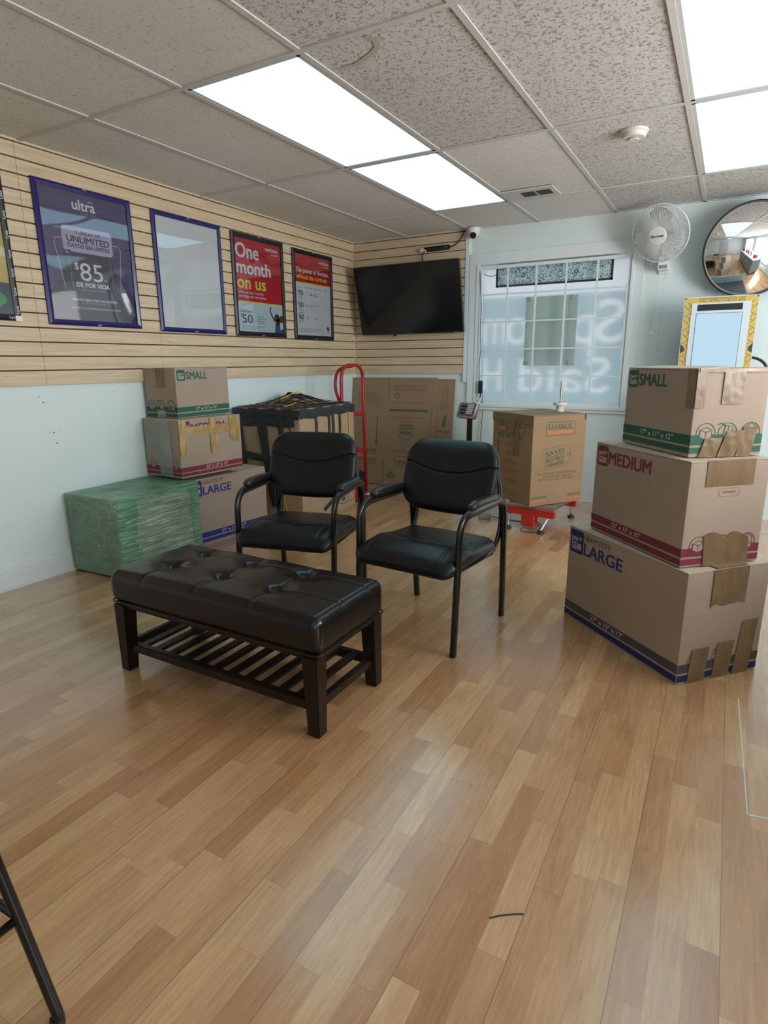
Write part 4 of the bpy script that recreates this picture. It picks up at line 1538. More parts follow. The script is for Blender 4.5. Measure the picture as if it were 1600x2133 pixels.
def hand_truck():
    t = thing('hand_truck', 'red tubular hand truck with black tyres standing behind the netted carton', 'hand truck', (0.43, -0.73, 0))
    xa, xb = -0.012, 0.012
    a, b = -.17, .17
    bm = bmesh.new()
    pts = [(-.008, a, .02), (-.008, a, .86), (-.008, a, 1.125), (-.008, b, 1.125), (-.008, b, .86), (.010, b, .02)]
    tube(bm, fillet(pts, [.1, .165, .165, .1], 10), .0145, n=12, up=(1, 0, 0))
    link('rail', bm, 'red_paint', t, True)
    bm = bmesh.new()
    tube(bm, fillet([(-.008, 0, 1.118), (-.07, -.13, 1.10), (-.085, -.16, .95), (-.02, -.165, .80)], .09, 8), .0125, n=12, up=(0, 1, 0))
    link('handle', bm, 'red_paint', t, True)
    for z in (.715, .40):
        bm = bmesh.new()
        box(bm, (-.012, a, z - .016), (.010, b, z + .016))
        link('cross_bar', bm, 'red_paint', t)
    bm = bmesh.new()
    box(bm, (0, a - .01, .006), (.17, b + .01, .012))
    box(bm, (-.004, a - .01, .006), (.004, b + .01, .10))
    tp = link('toe_plate', bm, 'red_paint', t)
    bm = bmesh.new()
    F = frame((.05, .05, .0125), (1, 0, 0), (0, 1, 0))
    rect(bm, F, 0, 0, .09, .11, 0)
    link_flat('sticker', bm, ['paper'], tp)
    for s in (-1, 1):
        bm = bmesh.new()
        T = Matrix.Translation((-.10, s * .175, .108)) @ Matrix.Rotation(PI / 2, 4, 'X')
        lathe(bm, [(.055, -.022), (.085, -.026), (.104, -.018), (.108, 0), (.104, .018), (.085, .026), (.055, .022), (.055, -.022)], 28, T)
        wh = link('wheel', bm, 'rubber', t, True, 40)
        bm = bmesh.new()
        lathe(bm, [(0, -.024), (.056, -.014), (.056, .014), (0, .024)], 20, T)
        link('wheel_hub', bm, 'kiosk_grey', wh, True, 40)
        bm = bmesh.new()
        tube(bm, [(-.10, s * .14, .108), (0, s * .165, .30)], .008, n=8)
        link('brace', bm, 'red_paint', t, True)
    bm = bmesh.new()
    tube(bm, [(-.10, -.20, .108), (-.10, .20, .108)], .008, n=8)
    link('axle', bm, 'steel', t, True)


hand_truck()


def flat_cartons():
    th = math.atan2(0.115, 1.0)
    L, Hh = 0.895, 1.01
    t = thing('flattened_carton', 'wide flattened moving carton with upside-down print, leaning on the back wall', 'cardboard', (0.0, -0.175, 0.0), rot=(-th, 0, 0), group=None)
    t.location = (0.012, -0.172, 0.004)
    for i, (x0, x1, y0) in enumerate(((0, L, 0.0), (0.008, L - .004, .0075), (0, L + .006, .015))):
        bm = bmesh.new()
        box(bm, (x0, y0, 0), (x1, y0 + .0062, Hh - .004 * i))
        link('panel', bm, 'card_flat', t)
    F = frame((L, 0, Hh), (-1, 0, 0), (0, 0, -1))
    g, g2, k = IX['ink_uh'], IX['ink_uh2'], IX['ink_black']

    def P(x, z):
        return L - x, Hh - z
    bm = bmesh.new()
    # fold lines and slots
    F0 = frame((0, 0, 0), (1, 0, 0), (0, 0, 1))
    rect(bm, F0, .395, .80, .399, Hh - .015, .0008, k)
    rect(bm, F0, .370, .01, .375, .24, .0008, k)
    loop_line(bm, F0, [(.40, .785), (.86, .785)], .004, .0008, g2, False)
    loop_line(bm, F0, [(.855, .785), (.84, .0)], .005, .0008, g2, False)
    rect(bm, F0, .415, .70, .815, .722, .0008, g)
    link_flat('fold_line', bm, INKS, t)
    bm = bmesh.new()
    x, y = P(.29, .17)
    uhaul_logo(bm, F, x, P(0, .29)[1], .235, .095)
    link_flat('logo', bm, INKS, t)
    bm = bmesh.new()
    x, y = P(.73, .17)
    uhaul_logo(bm, F, x, P(0, .28)[1], .235, .09)
    link_flat('logo', bm, INKS, t)
    bm = bmesh.new()
    x, y = P(.285, .335)
    text(bm, F, 'SIZE MATTERS!', x, y - .0, .028, w=.235, bold=0.05, mi=g)
    x, y = P(.735, .335)
    text(bm, F, '100% SATISFACTION PROMISE', x, y, .016, w=.34, bold=0.0, mi=g2)
    link_flat('lettering', bm, INKS, t)
    bm = bmesh.new()
    # arrow pointing to the floor
    rect(bm, F0, .281, .40, .291, .66, .0008, g)
    poly(bm, F0, [(.270, .41), (.302, .41), (.286, .365)], .0008, g)
    link_flat('arrow_mark', bm, INKS, t)
    bm = bmesh.new()
    # round seal
    cx, cy = P(.60, .53)
    ring(bm, F, cx, cy, .086, .004, .0008, g)
    ring(bm, F, cx, cy, .095, .003, .0008, g, a0=20, a1=160)
    for s, dy, hh, ww in (('100%', .012, .034, .12), ('BUY-BACK', -.022, .022, .13), ('GUARANTEE', -.050, .020, .12)):
        text(bm, F, s, cx, cy + dy, hh, w=ww, align='C', bold=0.04, mi=g)
    link_flat('seal', bm, INKS, t)
    bm = bmesh.new()
    x, y = P(.76, .655)
    text(bm, F, "We'll Buy Back The Extras.", x, y, .020, w=.31, bold=0.02, mi=g2)
    link_flat('lettering', bm, INKS, t)
    bm = bmesh.new()
    x, y = P(.785, .905)
    text(bm, F, '100% Guarantee On Boxes', x, y, .018, w=.33, bold=0.02, mi=g2)
    x, y = P(.785, .938)
    text(bm, F, 'Cajas Se Vuelven Con Recibo', x, y, .018, w=.33, bold=0.02, mi=g2)
    cx, cy = P(.49, .845)
    ring(bm, F, cx, cy, .022, .007, .0008, g)
    link_flat('lettering', bm, INKS, t)
    bm = bmesh.new()
    for i, (x0, x1, z, n) in enumerate(((.06, .36, .87, 9), (.08, .34, .77, 3), (.07, .22, .6, 4), (.07, .22, .5, 4), (.07, .22, .42, 3))):
        small_print(bm, F0, x0, x1, z, n, .012, g2, i + 50, .004)
        link_flat('fine_print', bm, INKS, t)
        bm = bmesh.new()
    cx, cy = P(.46, .10)
    poly(bm, F, [(cx + .05 * math.cos(q) + .01 * math.sin(2 * q), cy + .04 * math.sin(q)) for q in [2 * PI * i / 16 for i in range(16)]], .0008, IX['ink_uhg'])
    link_flat('leaf_mark', bm, INKS, t)

    L2, H2 = 0.62, 1.0
    t = thing('flattened_carton', 'folded flat carton with a green arrow mark, standing behind the wider leaning one', 'cardboard', (0.447, -0.148, 0.004), rot=(-th, 0, 0))
    for i in range(2):
        bm = bmesh.new()
        box(bm, (0.0, .0 + .0075 * i, 0), (L2 - .004 * i, .0062 + .0075 * i, H2))
        link('panel', bm, 'card_flat', t)
    F0 = frame((0, 0, 0), (1, 0, 0), (0, 0, 1))
    bm = bmesh.new()
    poly(bm, F0, [(.505, .60), (.53, .565), (.565, .60), (.55, .60), (.562, .68), (.53, .672), (.515, .60)], .0008, g)
    rect(bm, F0, .475, .530, .525, .537, .0008, k)
    rect(bm, F0, .545, .527, .60, .534, .0008, k)
    loop_line(bm, F0, [(.47, .33), (.535, .33), (.535, .43), (.47, .43)], .003, .0008, g2)
    text(bm, F0, 'ECO-FRIENDLY', .562, .735, .026, w=.22, mi=g2, rot=PI / 2)
    text(bm, F0, 'RECYCLE', .52, .735, .026, w=.18, mi=g2, rot=PI / 2)
    link_flat('lettering', bm, INKS, t)


flat_cartons()


# ------------------------------------------------------------------ seating
def make_chair(label, loc, rz):
    t = thing('armchair', label, 'chair', loc, rz, 'black guest armchairs')
    # seat: waterfall front, groove across
    bm = bmesh.new()

    def seat_fn(p):
        u, v = p.x / .244, (p.y) / .235
        z = p.z
        if z > 0:
            z += 0.010 * (1 - u * u) * (1 - (v * .9) ** 2)
            s = p.y - (-.065 + 0.075 * u * u)
            z -= 0.009 * math.exp(-(s / .006) ** 2) * max(0, min(1, (.86 - abs(u)) / .1))
            z += 0.010 * math.exp(-((s + .055) / .05) ** 2)
            d = abs(abs(p.x) - (.188 + .02 * v)) / .005
            z -= 0.003 * math.exp(-d * d) * (v < .2)
        if p.y < -.12:
            k = (-.12 - p.y) / .115
            z -= 0.030 * k * k
        x = p.x * (1.0 - 0.07 * (v + 1) / 2)
        return Vector((x, p.y, z))
    rbox(bm, (.244, .235, .038), (.055, .06, .036), (72, 120, 10), seat_fn, Matrix.Translation((0, -.292, .366)) @ Matrix.Rotation(-0.035, 4, 'X'))
    link('seat', bm, 'leather_black', t, True)
    # backrest
    bm = bmesh.new()

    def back_fn(p):
        u, v = p.x / .232, p.z / .168
        y = p.y
        if y < 0:
            y -= 0.008 * (1 - u * u)
            sv = 0.30 - 0.26 * max(0, 1 - (u / .86) ** 2)
            s = v - sv
            ff = min(1, -y / .02)
            y += ff * 0.0085 * math.exp(-(s / .024) ** 2)
            y -= ff * 0.011 * math.exp(-((s - .42) / .38) ** 2)
            y += ff * 0.006 * math.exp(-((u + 0.02) / .014) ** 2) * max(0, min(1, (-.01 - s) / .05))
        y += 0.030 * u * u * -1 + 0.0
        x = p.x * (1.0 - 0.05 * max(0, v) ** 2 - 0.035 * max(0, -v) ** 2)
        z = p.z - 0.012 * u * u * max(-1, min(1, v * 1.4))
        return Vector((x, y, z))
    TB = Matrix.Translation((0, -.082, .648)) @ Matrix.Rotation(-0.33, 4, 'X')
    rbox(bm, (.232, .030, .168), (.085, .028, .085), (84, 8, 110), back_fn, TB)
    link('backrest', bm, 'leather_black', t, True)
    for s in (-1, 1):
        bm = bmesh.new()
        xf, xr = s * .236, s * .230
        pts = [(xf, -.486, 0), (s * .240, -.455, .566), (s * .240, -.040, .570), (xr, 0.0, .0)]
        tube(bm, fillet(pts, [.085, .075], 10), .0125, .019, n=14, up=(0, 1, 0.0001))
        link('side_frame', bm, 'metal_black', t, True)
        bm = bmesh.new()
        xi = s * .219
        pts = [(xi, -.44, .345), (xi, -.075, .338), (xi, -.015, .45), (xi * .97, -.020, .56), (s * .17, .030, .70)]
        tube(bm, fillet(pts, [.09, .07, .05], 8), .009, .016, n=12, up=(0, 1, 0.3))
        link('support_rail', bm, 'metal_black', t, True)
        bm = bmesh.new()

        def pad_fn(p):
            return Vector((p.x * (1 - .12 * abs(p.y) / .125), p.y, p.z + .006 * (1 - (p.y / .125) ** 2) - (.004 if p.y < -.1 else 0)))
        rbox(bm, (.0245, .128, .0155), (.020, .03, .013), (8, 16, 6), pad_fn, Matrix.Translation((s * .238, -.245, .592)) @ Matrix.Rotation(-0.02, 4, 'X'))
        link('armrest', bm, 'pad_black', t, True)
    bm = bmesh.new()
    for y in (-.43, -.12):
        tube(bm, [(-.226, y, .338), (.226, y, .338)], .010, .014, n=10)
    link('cross_bar', bm, 'metal_black', t, True)
    return t


def dup(root, loc, rz, label):
    r = root.copy()
    COL.objects.link(r)
    r.location, r.rotation_euler = loc, (0, 0, rz)
    r['label'] = label
    for ch in list(root.children):
        c = ch.copy()
        COL.objects.link(c)
        c.parent = r
    return r


ch = make_chair('black padded armchair whose front leg stands on open floor, in front of the moving carton', (2.158, -2.553, 0), -0.09)
dup(ch, (1.384, -2.572, 0), 0.24, 'black padded armchair between the tufted bench and the netted carton')


def bench():
    cx, cy = 1.7275, -3.565
    t = thing('bench', 'dark brown tufted leather bench with a slatted wooden shelf underneath', 'bench', (cx, cy, 0))
    hx, hy = .4775, .202
    btn = [(1.430, -3.452), (1.680, -3.452), (1.930, -3.452), (1.430, -3.612), (1.680, -3.612), (1.930, -3.612)]
    btn = [(x - cx, y - cy) for x, y in btn]
    bx, by = sorted({round(b[0], 3) for b in btn}), sorted({round(b[1], 3) for b in btn})

    def fn(p):
        z = p.z
        x, y = p.x, p.y
        if p.z > 0.0:
            k = min(1, p.z / .05)
            z += k * 0.008 * (1 - (x / hx) ** 4) * (1 - (y / hy) ** 4)
            for b in btn:
                d2 = (x - b[0]) ** 2 + (y - b[1]) ** 2
                z -= k * (0.020 * math.exp(-d2 / (.020 ** 2)) + 0.013 * math.exp(-d2 / (.058 ** 2)))
            for gx in bx:
                z -= k * 0.0045 * math.exp(-((x - gx) / .0045) ** 2)
            for gy in by:
                z -= k * 0.0035 * math.exp(-((y - gy) / .0045) ** 2)
        else:
            for gx in bx:
                pass
        # soft side walls
        kz = 1 - (p.z / .0635) ** 2
        x += 0.004 * kz * (1 if x > 0 else -1) * (abs(p.x) > hx * .97)
        y += 0.004 * kz * (1 if y > 0 else -1) * (abs(p.y) > hy * .97)
        return Vector((x, y, z))
    bm = bmesh.new()
    rbox(bm, (hx, hy, .0635), (.030, .030, .030), (150, 72, 12), fn, Matrix.Translation((0, 0, .3435)))
    link('cushion', bm, 'leather_brown', t, True)
    bm = bmesh.new()
    P = rrect_pts(-hx - .002, -hy - .002, hx + .002, hy + .002, .022)
    tube(bm, [(p[0], p[1], .286) for p in P], .0032, n=8, closed=True)
    link('piping', bm, 'leather_brown', t, True)
    for b in btn:
        bm = bmesh.new()
        lathe(bm, [(0, .006), (.006, .0045), (.009, 0), (.008, -.004), (0, -.004)], 14, Matrix.Translation((b[0], b[1], .3765)))
        link('button', bm, 'leather_brown', t, True)
    bm = bmesh.new()
    box(bm, (-hx + .012, -hy + .012, .262), (hx - .012, hy - .012, .284))
    link('apron', bm, 'wood_dark', t)
    lx, ly = .446, .177
    for sx in (-1, 1):
        for sy in (-1, 1):
            bm = bmesh.new()
            top, bot = .029, .0225
            ox, oy = sx * (lx - .006), sy * (ly - .004)
            vs = []
            for h_, z, X, Y in ((bot, 0, sx * lx, sy * ly), (top, .275, ox, oy)):
                vs.append([bm.verts.new((X + a * h_, Y + b * h_, z)) for a, b in ((-1, -1), (1, -1), (1, 1), (-1, 1))])
            for i in range(4):
                bm.faces.new((vs[0][i], vs[0][(i + 1) % 4], vs[1][(i + 1) % 4], vs[1][i]))
            bm.faces.new(list(reversed(vs[0])))
            bm.faces.new(vs[1])
            bmesh.ops.bevel(bm, geom=list(bm.edges), offset=.003, segments=2, affect='EDGES')
            link('leg', bm, 'wood_dark', t, True, 40)
    z0 = .085
    for sy in (-1, 1):
        bm = bmesh.new()
        cbox(bm, (0, sy * (ly - .004), z0 + .013), (2 * lx - .04, .026, .034))
        bmesh.ops.bevel(bm, geom=list(bm.edges), offset=.003, segments=2, affect='EDGES')
        link('shelf_rail', bm, 'wood_dark', t, True, 40)
    for sx in (-1, 1):
        bm = bmesh.new()
        cbox(bm, (sx * (lx - .004), 0, z0 + .013), (.024, 2 * ly - .04, .034))
        bmesh.ops.bevel(bm, geom=list(bm.edges), offset=.003, segments=2, affect='EDGES')
        link('shelf_rail', bm, 'wood_dark', t, True, 40)
    for k in range(11):
        bm = bmesh.new()
        cbox(bm, (-lx + .075 + k * (2 * lx - .15) / 10, 0, z0 + .022), (.036, 2 * ly - .03, .011))
        bmesh.ops.bevel(bm, geom=list(bm.edges), offset=.002, segments=2, affect='EDGES')
        link('slat', bm, 'wood_dark', t, True, 40)


bench()


def stool():
    c = Vector((1.97, -4.95, 0))
    t = thing('stool', 'black tubular metal stool on the open floor, all but one leg cut off', 'stool', c)
    foot = Vector((2.270, -4.677, 0)) - c
    mid = Vector((2.2265, -4.688, .224)) - c
    top = Vector((2.15, -4.715, .60)) - c
    for k in range(4):
        R_ = Matrix.Rotation(k * PI / 2, 4, 'Z')
        bm = bmesh.new()
        pts = [foot, foot + Vector((.004, .001, .022)), foot + Vector((-.006, -.001, .060)), mid, top]
        tube(bm, fillet(pts, [.012, .03, .08], 5), .0098, n=12, T=R_)
        lg = link('leg', bm, 'metal_black', t, True)
        bm = bmesh.new()
        lathe(bm, [(0, 0), (.0125, 0), (.0125, .016), (0, .016)], 14, R_ @ Matrix.Translation((foot.x, foot.y, .0)))
        link('foot_cap', bm, 'rubber', lg, True, 40)
        bm = bmesh.new()
        tube(bm, [R_ @ mid, Matrix.Rotation((k + 1) * PI / 2, 4, 'Z') @ mid], .0075, n=8)
        link('brace', bm, 'metal_black', t, True)
    bm = bmesh.new()
    lathe(bm, [(0, .585), (.29, .585), (.30, .60), (.30, .62), (.28, .64), (0, .645)], 36)
    link('seat', bm, 'leather_black', t, True, 40)


stool()

# ------------------------------------------------------------------ things on the walls and ceiling
PINKS = ['p_white', 'p_text', 'p_lilac', 'p_red', 'p_yellow', 'p_black', 'p_grey', 'p_purple_dark', 'p_skin', 'p_denim', 'p_sky', 'p_green', 'p_navy', 'p_mustard']
PX_ = {k: i for i, k in enumerate(PINKS)}


def picture(name, label, y0, y1, z0, z1, border, fm, sheet, cover, wav=0.0, group=None):
    """snap frame hung on the slat boards: four mitred rails, a printed sheet and a clear cover"""
    x0 = 0.019
    t = thing(name, label, 'poster', (0, 0, 0), 0, group)
    bm = bmesh.new()
    o = [(y0, z0), (y1, z0), (y1, z1), (y0, z1)]
    i_ = [(y0 + border, z0 + border), (y1 - border, z0 + border), (y1 - border, z1 - border), (y0 + border, z1 - border)]
    m_ = [((a[0] * .55 + b[0] * .45), (a[1] * .55 + b[1] * .45)) for a, b in zip(o, i_)]
    rows = [[(p, x0) for p in o], [(p, x0 + .010) for p in o], [(p, x0 + .017) for p in m_], [(p, x0 + .0115) for p in i_], [(p, x0 + .002) for p in i_]]
    V = [[bm.verts.new((x, p[0], p[1])) for p, x in r] for r in rows]
    for r0, r1 in zip(V, V[1:]):
        for k in range(4):
            bm.faces.new((r0[k], r0[(k + 1) % 4], r1[(k + 1) % 4], r1[k]))
    link('frame', bm, fm, t)
    bm = bmesh.new()
    box(bm, (x0, y0 + border * .9, z0 + border * .9), (x0 + .0025, y1 - border * .9, z1 - border * .9))
    link('sheet', bm, sheet, t)
    bm = bmesh.new()
    ny, nz = 30, 40
    g = []
    for j in range(nz + 1):
        r = []
        for i in range(ny + 1):
            u, v = i / ny, j / nz
            e = min(1, 8 * min(u, 1 - u, v, 1 - v))
            d = noise.noise(Vector((u * 1.1 + y0, v * 3.4, y0 * 3))) * .8 + noise.noise(Vector((u * 2.5, v * 8, y0))) * .10
            r.append(bm.verts.new((x0 + .0088 + wav * d * e, y0 + border * .95 + (y1 - y0 - 1.9 * border) * u, z0 + border * .95 + (z1 - z0 - 1.9 * border) * v)))
        g.append(r)
    for j in range(nz):
        for i in range(ny):
            bm.faces.new((g[j][i], g[j][i + 1], g[j + 1][i + 1], g[j + 1][i]))
    link('cover', bm, cover, t, True)
    for zz in (z0 + .004, z1 - .010):
        bm = bmesh.new()
        box(bm, (x0 + .008, (y0 + y1) / 2 - .012, zz), (x0 + .0175, (y0 + y1) / 2 + .012, zz + .007))
        link('clip', bm, 'p_grey', t)
    return t


def posters():
    F = frame((0.0218, 0, 0), (0, 1, 0), (0, 0, 1))
    w, tx, li, rd, ye, bk, gy, dk, sk, dn, sy, gn, nv, mu = [PX_[k] for k in PINKS]
    # indigo poster
    t = picture('framed_poster', 'indigo phone plan poster with a large price of 85, in a glossy indigo frame', -3.080, -2.494, 1.358, 2.071, .029, 'purple_frame', 'p_purple', 'cover_wavy', .0014)
    bm = bmesh.new()
    poly(bm, F, [(-3.05, 1.388), (-2.524, 1.388), (-2.524, 1.52), (-2.62, 1.60), (-2.66, 1.76), (-2.94, 1.76), (-2.97, 1.60), (-3.05, 1.53)], .0004, dk)
    loop_line(bm, F, [(-2.960, 1.555), (-2.992, 1.775), (-2.985, 1.800), (-2.945, 1.806)], .0022, .0008, tx, False)
    loop_line(bm, F, [(-2.914, 1.555), (-2.918, 1.74)], .0015, .0008, li, False)
    loop_line(bm, F, [(-2.640, 1.806), (-2.60, 1.806), (-2.588, 1.79), (-2.613, 1.558)], .0022, .0008, tx, False)
    loop_line(bm, F, [(-2.665, 1.74), (-2.66, 1.56), (-2.613, 1.558)], .0015, .0008, li, False)
    link_flat('artwork', bm, PINKS, t)
    bm = bmesh.new()
    rrect(bm, F, -2.944, 1.742, -2.640, 1.872, .022, .0010, li)
    poly(bm, F, [(-2.925, 1.75), (-2.935, 1.728), (-2.90, 1.748)], .0010, li)
    link_flat('speech_bubble', bm, PINKS, t)
    bm = bmesh.new()
    text(bm, F, 'ultra', -2.795, 1.960, .052, w=.136, align='C', bold=.035, mi=tx)
    loop_line(bm, F, [(-2.768, 2.006), (-2.752, 2.014), (-2.736, 2.006)], .004, .001, tx, False)
    text(bm, F, 'MOBILE', -2.775, 1.941, .009, w=.085, align='C', mi=li, space=1.6)
    text(bm, F, '3 L\u00cdNEAS DE', -2.790, 1.834, .019, w=.152, align='C', bold=.03, off=.0014, mi=dk)
    text(bm, F, 'UNLIMITED', -2.790, 1.793, .032, w=.258, align='C', bold=.06, off=.0014, mi=dk)
    text(bm, F, 'DATOS SIN L\u00cdMITES', -2.790, 1.765, .020, w=.256, align='C', bold=.05, off=.0014, mi=dk)
    text(bm, F, '$', -2.890, 1.655, .036, w=.022, bold=.01, mi=tx)
    text(bm, F, '85', -2.862, 1.600, .092, w=.140, bold=-.003, mi=tx)
    text(bm, F, '/MES', -2.720, 1.606, .008, mi=tx)
    text(bm, F, 'DE POR VIDA', -2.789, 1.565, .023, w=.204, align='C', bold=.05, mi=tx)
    text(bm, F, 'PRECIO GARANTIZADO SIN CONTRATO', -2.789, 1.547, .007, w=.15, align='C', mi=li)
    text(bm, F, 'NUESTRA MEJOR OFERTA DE UNLIMITED', -2.786, 1.491, .0125, w=.278, align='C', bold=.02, mi=tx)
    text(bm, F, 'UN SUELTA POR TIEMPO LIMITADO', -2.786, 1.476, .008, w=.18, align='C', mi=li)
    text(bm, F, 'OFERTA NUEVOS Y EXISTENTES, SIN NINGUNA TRANSFERENCIA O ACTIVACI\u00d3N', -2.786, 1.449, .0085, w=.316, align='C', mi=tx)
    link_flat('lettering', bm, PINKS, t)

    # blank poster
    picture('framed_poster', 'blank white poster in a glossy indigo frame', -2.347, -1.765, 1.350, 2.062, .028, 'purple_frame', 'p_white', 'cover_flat', .0012)

    # red poster with large words
    t = picture('framed_poster', 'red and white poster reading One month on us, in a black frame', -1.667, -1.086, 1.345, 2.056, .034, 'black_frame', 'p_white', 'cover_flat', 0.0)
    bm = bmesh.new()
    rect(bm, F, -1.633, 1.594, -1.120, 2.022, .0006, rd)
    rect(bm, F, -1.633, 1.585, -1.120, 1.594, .0007, ye)
    rect(bm, F, -1.633, 1.379, -1.120, 1.585, .0006, sy)
    # two people with one arm raised, printed small
    loop_line(bm, F, [(-1.212, 1.462), (-1.245, 1.495), (-1.268, 1.535), (-1.270, 1.555), (-1.258, 1.565)], .014, .0009, sk, False)
    disc(bm, F, -1.192, 1.492, .030, .0009, bk)
    disc(bm, F, -1.178, 1.472, .026, .0009, bk)
    disc(bm, F, -1.196, 1.494, .016, .0012, sk)
    poly(bm, F, [(-1.222, 1.379), (-1.150, 1.379), (-1.160, 1.452), (-1.212, 1.456)], .0009, sk)
    poly(bm, F, [(-1.222, 1.379), (-1.155, 1.379), (-1.165, 1.430), (-1.215, 1.425)], .0011, dn)
    disc(bm, F, -1.137, 1.490, .022, .0010, sk)
    poly(bm, F, [(-1.158, 1.50), (-1.122, 1.515), (-1.121, 1.44), (-1.152, 1.44)], .0009, sk)
    poly(bm, F, [(-1.160, 1.379), (-1.121, 1.379), (-1.121, 1.455), (-1.150, 1.46)], .0010, w)
    poly(bm, F, [(-1.160, 1.379), (-1.121, 1.379), (-1.121, 1.41), (-1.155, 1.405)], .0012, dn)
    link_flat('artwork', bm, PINKS, t)
    bm = bmesh.new()
    text(bm, F, 'One', -1.620, 1.893, .098, w=.245, bold=.035, mi=w)
    text(bm, F, 'month', -1.617, 1.786, .090, w=.372, bold=.04, mi=w)
    text(bm, F, 'on us', -1.617, 1.682, .090, w=.308, bold=.04, mi=ye)
    text(bm, F, 'verizon', -1.296, 1.970, .030, w=.146, bold=.03, mi=w)
    text(bm, F, 'prepaid', -1.228, 1.948, .013, w=.077, mi=w)
    text(bm, F, 'when you buy 2 months', -1.612, 1.646, .020, w=.272, bold=.01, mi=w)
    text(bm, F, 'and bring your own phone.', -1.612, 1.619, .020, w=.306, bold=.01, mi=w)
    text(bm, F, 'Unlimited', -1.605, 1.512, .022, w=.124, bold=.03, mi=bk)
    text(bm, F, '$', -1.603, 1.480, .026, bold=.02, mi=bk)
    text(bm, F, '50', -1.588, 1.440, .060, w=.112, bold=.03, mi=bk)
    text(bm, F, '/mo', -1.474, 1.441, .008, mi=bk)
    for i in range(5):
        text(bm, F, ('5G', 'Unlimited data', 'Unlimited talk and text', 'Mobile hotspot', '5GB hotspot data')[i], -1.425, 1.503 - .016 * i, .0085, mi=bk)
    small_print(bm, F, -1.595, -1.30, 1.418, 4, .0085, gy, 71, .003)
    link_flat('lettering', bm, PINKS, t)

    # plan table poster
    t = picture('framed_poster', 'red and white poster with a table of prices, in a black frame', -.973, -.402, 1.340, 2.045, .034, 'black_frame', 'p_white', 'cover_flat', 0.0)
    bm = bmesh.new()
    rect(bm, F, -.938, 1.797, -.437, 2.011, .0006, rd)
    rect(bm, F, -.938, 1.788, -.437, 1.797, .0007, ye)
    rect(bm, F, -.938, 1.565, -.437, 1.650, .0006, tx)
    poly(bm, F, [(-.508, 1.445), (-.490, 1.415), (-.468, 1.425), (-.466, 1.452), (-.480, 1.450), (-.488, 1.460), (-.496, 1.452)], .0008, rd)
    link_flat('artwork', bm, PINKS, t)
    bm = bmesh.new()
    text(bm, F, 'verizon', -.600, 1.963, .028, w=.142, bold=.03, mi=w)
    text(bm, F, 'prepaid', -.535, 1.942, .012, w=.077, mi=w)
    text(bm, F, 'The power of Verizon,', -.922, 1.872, .036, w=.462, bold=.03, mi=w)
    text(bm, F, 'without the contract', -.920, 1.823, .036, w=.432, bold=.03, mi=ye)
    for i, (n, lab) in enumerate((('35', '15GB'), ('50', 'Unlimited'), ('60', 'Unlimited Plus'))):
        z = 1.692 - .0955 * i
        text(bm, F, lab, -.905, z + .050, .009, mi=rd)
        text(bm, F, '$', -.908, z + .022, .018, bold=.03, mi=bk)
        text(bm, F, n, -.895, z, .040, w=.058, bold=.03, mi=bk)
        small_print(bm, F, -.905, -.82, z - .012, 3, .0085, gy, 80 + i, .003)
        for j, x in enumerate((-.785, -.725, -.66)):
            for q in range(1 + (i + j) % 3):
                text(bm, F, ('5G', '5GB', 'Unlimited', 'Talk and text', 'Mexico')[(i * 2 + j + q) % 5], x, z + .018 - .012 * q, .008, align='C', mi=bk)
        for x in (-.585, -.51):
            loop_line(bm, F, [(x - .006, z + .008), (x - .001, z + .001), (x + .008, z + .016)], .0022, .001, gy, False)
    for x, s_ in ((-.785, '5G Data'), (-.725, 'Data'), (-.66, 'Hotspot'), (-.59, 'Mexico & Canada'), (-.51, 'International')):
        text(bm, F, s_, x, 1.752, .008, w=.045, align='C', mi=bk)
    small_print(bm, F, -.915, -.54, 1.428, 4, .009, gy, 90, .003)
    text(bm, F, 'Good rates', -.487, 1.402, .006, align='C', mi=bk)
    link_flat('lettering', bm, PINKS, t)

    # poster cut off by the frame edge
    y0, y1, z0, z1 = -3.82, -3.228, 1.366, 2.075
    t = picture('framed_poster', 'yellow and navy poster in a black lettered frame, cut off at the frame edge', y0, y1, z0, z1, .030, 'black_frame', 'p_mustard', 'cover_flat', 0.0)
    bm = bmesh.new()
    rect(bm, F, y0 + .029, z0 + .029, y1 - .029, 1.545, .0006, nv)
    for cx, cz, r in ((-3.36, 1.46, .040), (-3.33, 1.475, .032), (-3.305, 1.465, .022), (-3.335, 1.452, .03)):
        disc(bm, F, cx, cz, r, .0009 + r * .005, gn)
    link_flat('artwork', bm, PINKS, t)
    bm = bmesh.new()
    F2 = frame((0.0362, 0, 0), (0, 1, 0), (0, 0, 1))
    for i in range(7):
        text(bm, F2, 'Lyca', y1 - .011, 1.40 + .088 * i, .014, w=.036, bold=.02, off=.0012, mi=tx, rot=PI / 2)
    for i in range(5):
        text(bm, F2, 'Lyca', y0 + .09 + .11 * i, z0 + .010, .012, w=.034, bold=.02, off=.0012, mi=tx)
    link_flat('lettering', bm, PINKS, t)
    bm = bmesh.new()
    box(bm, (.019, y1 - .032, z0 - .002), (.0368, y1 + .002, z0 + .024))
    link('corner_cap', bm, 'white_plastic', t)


posters()


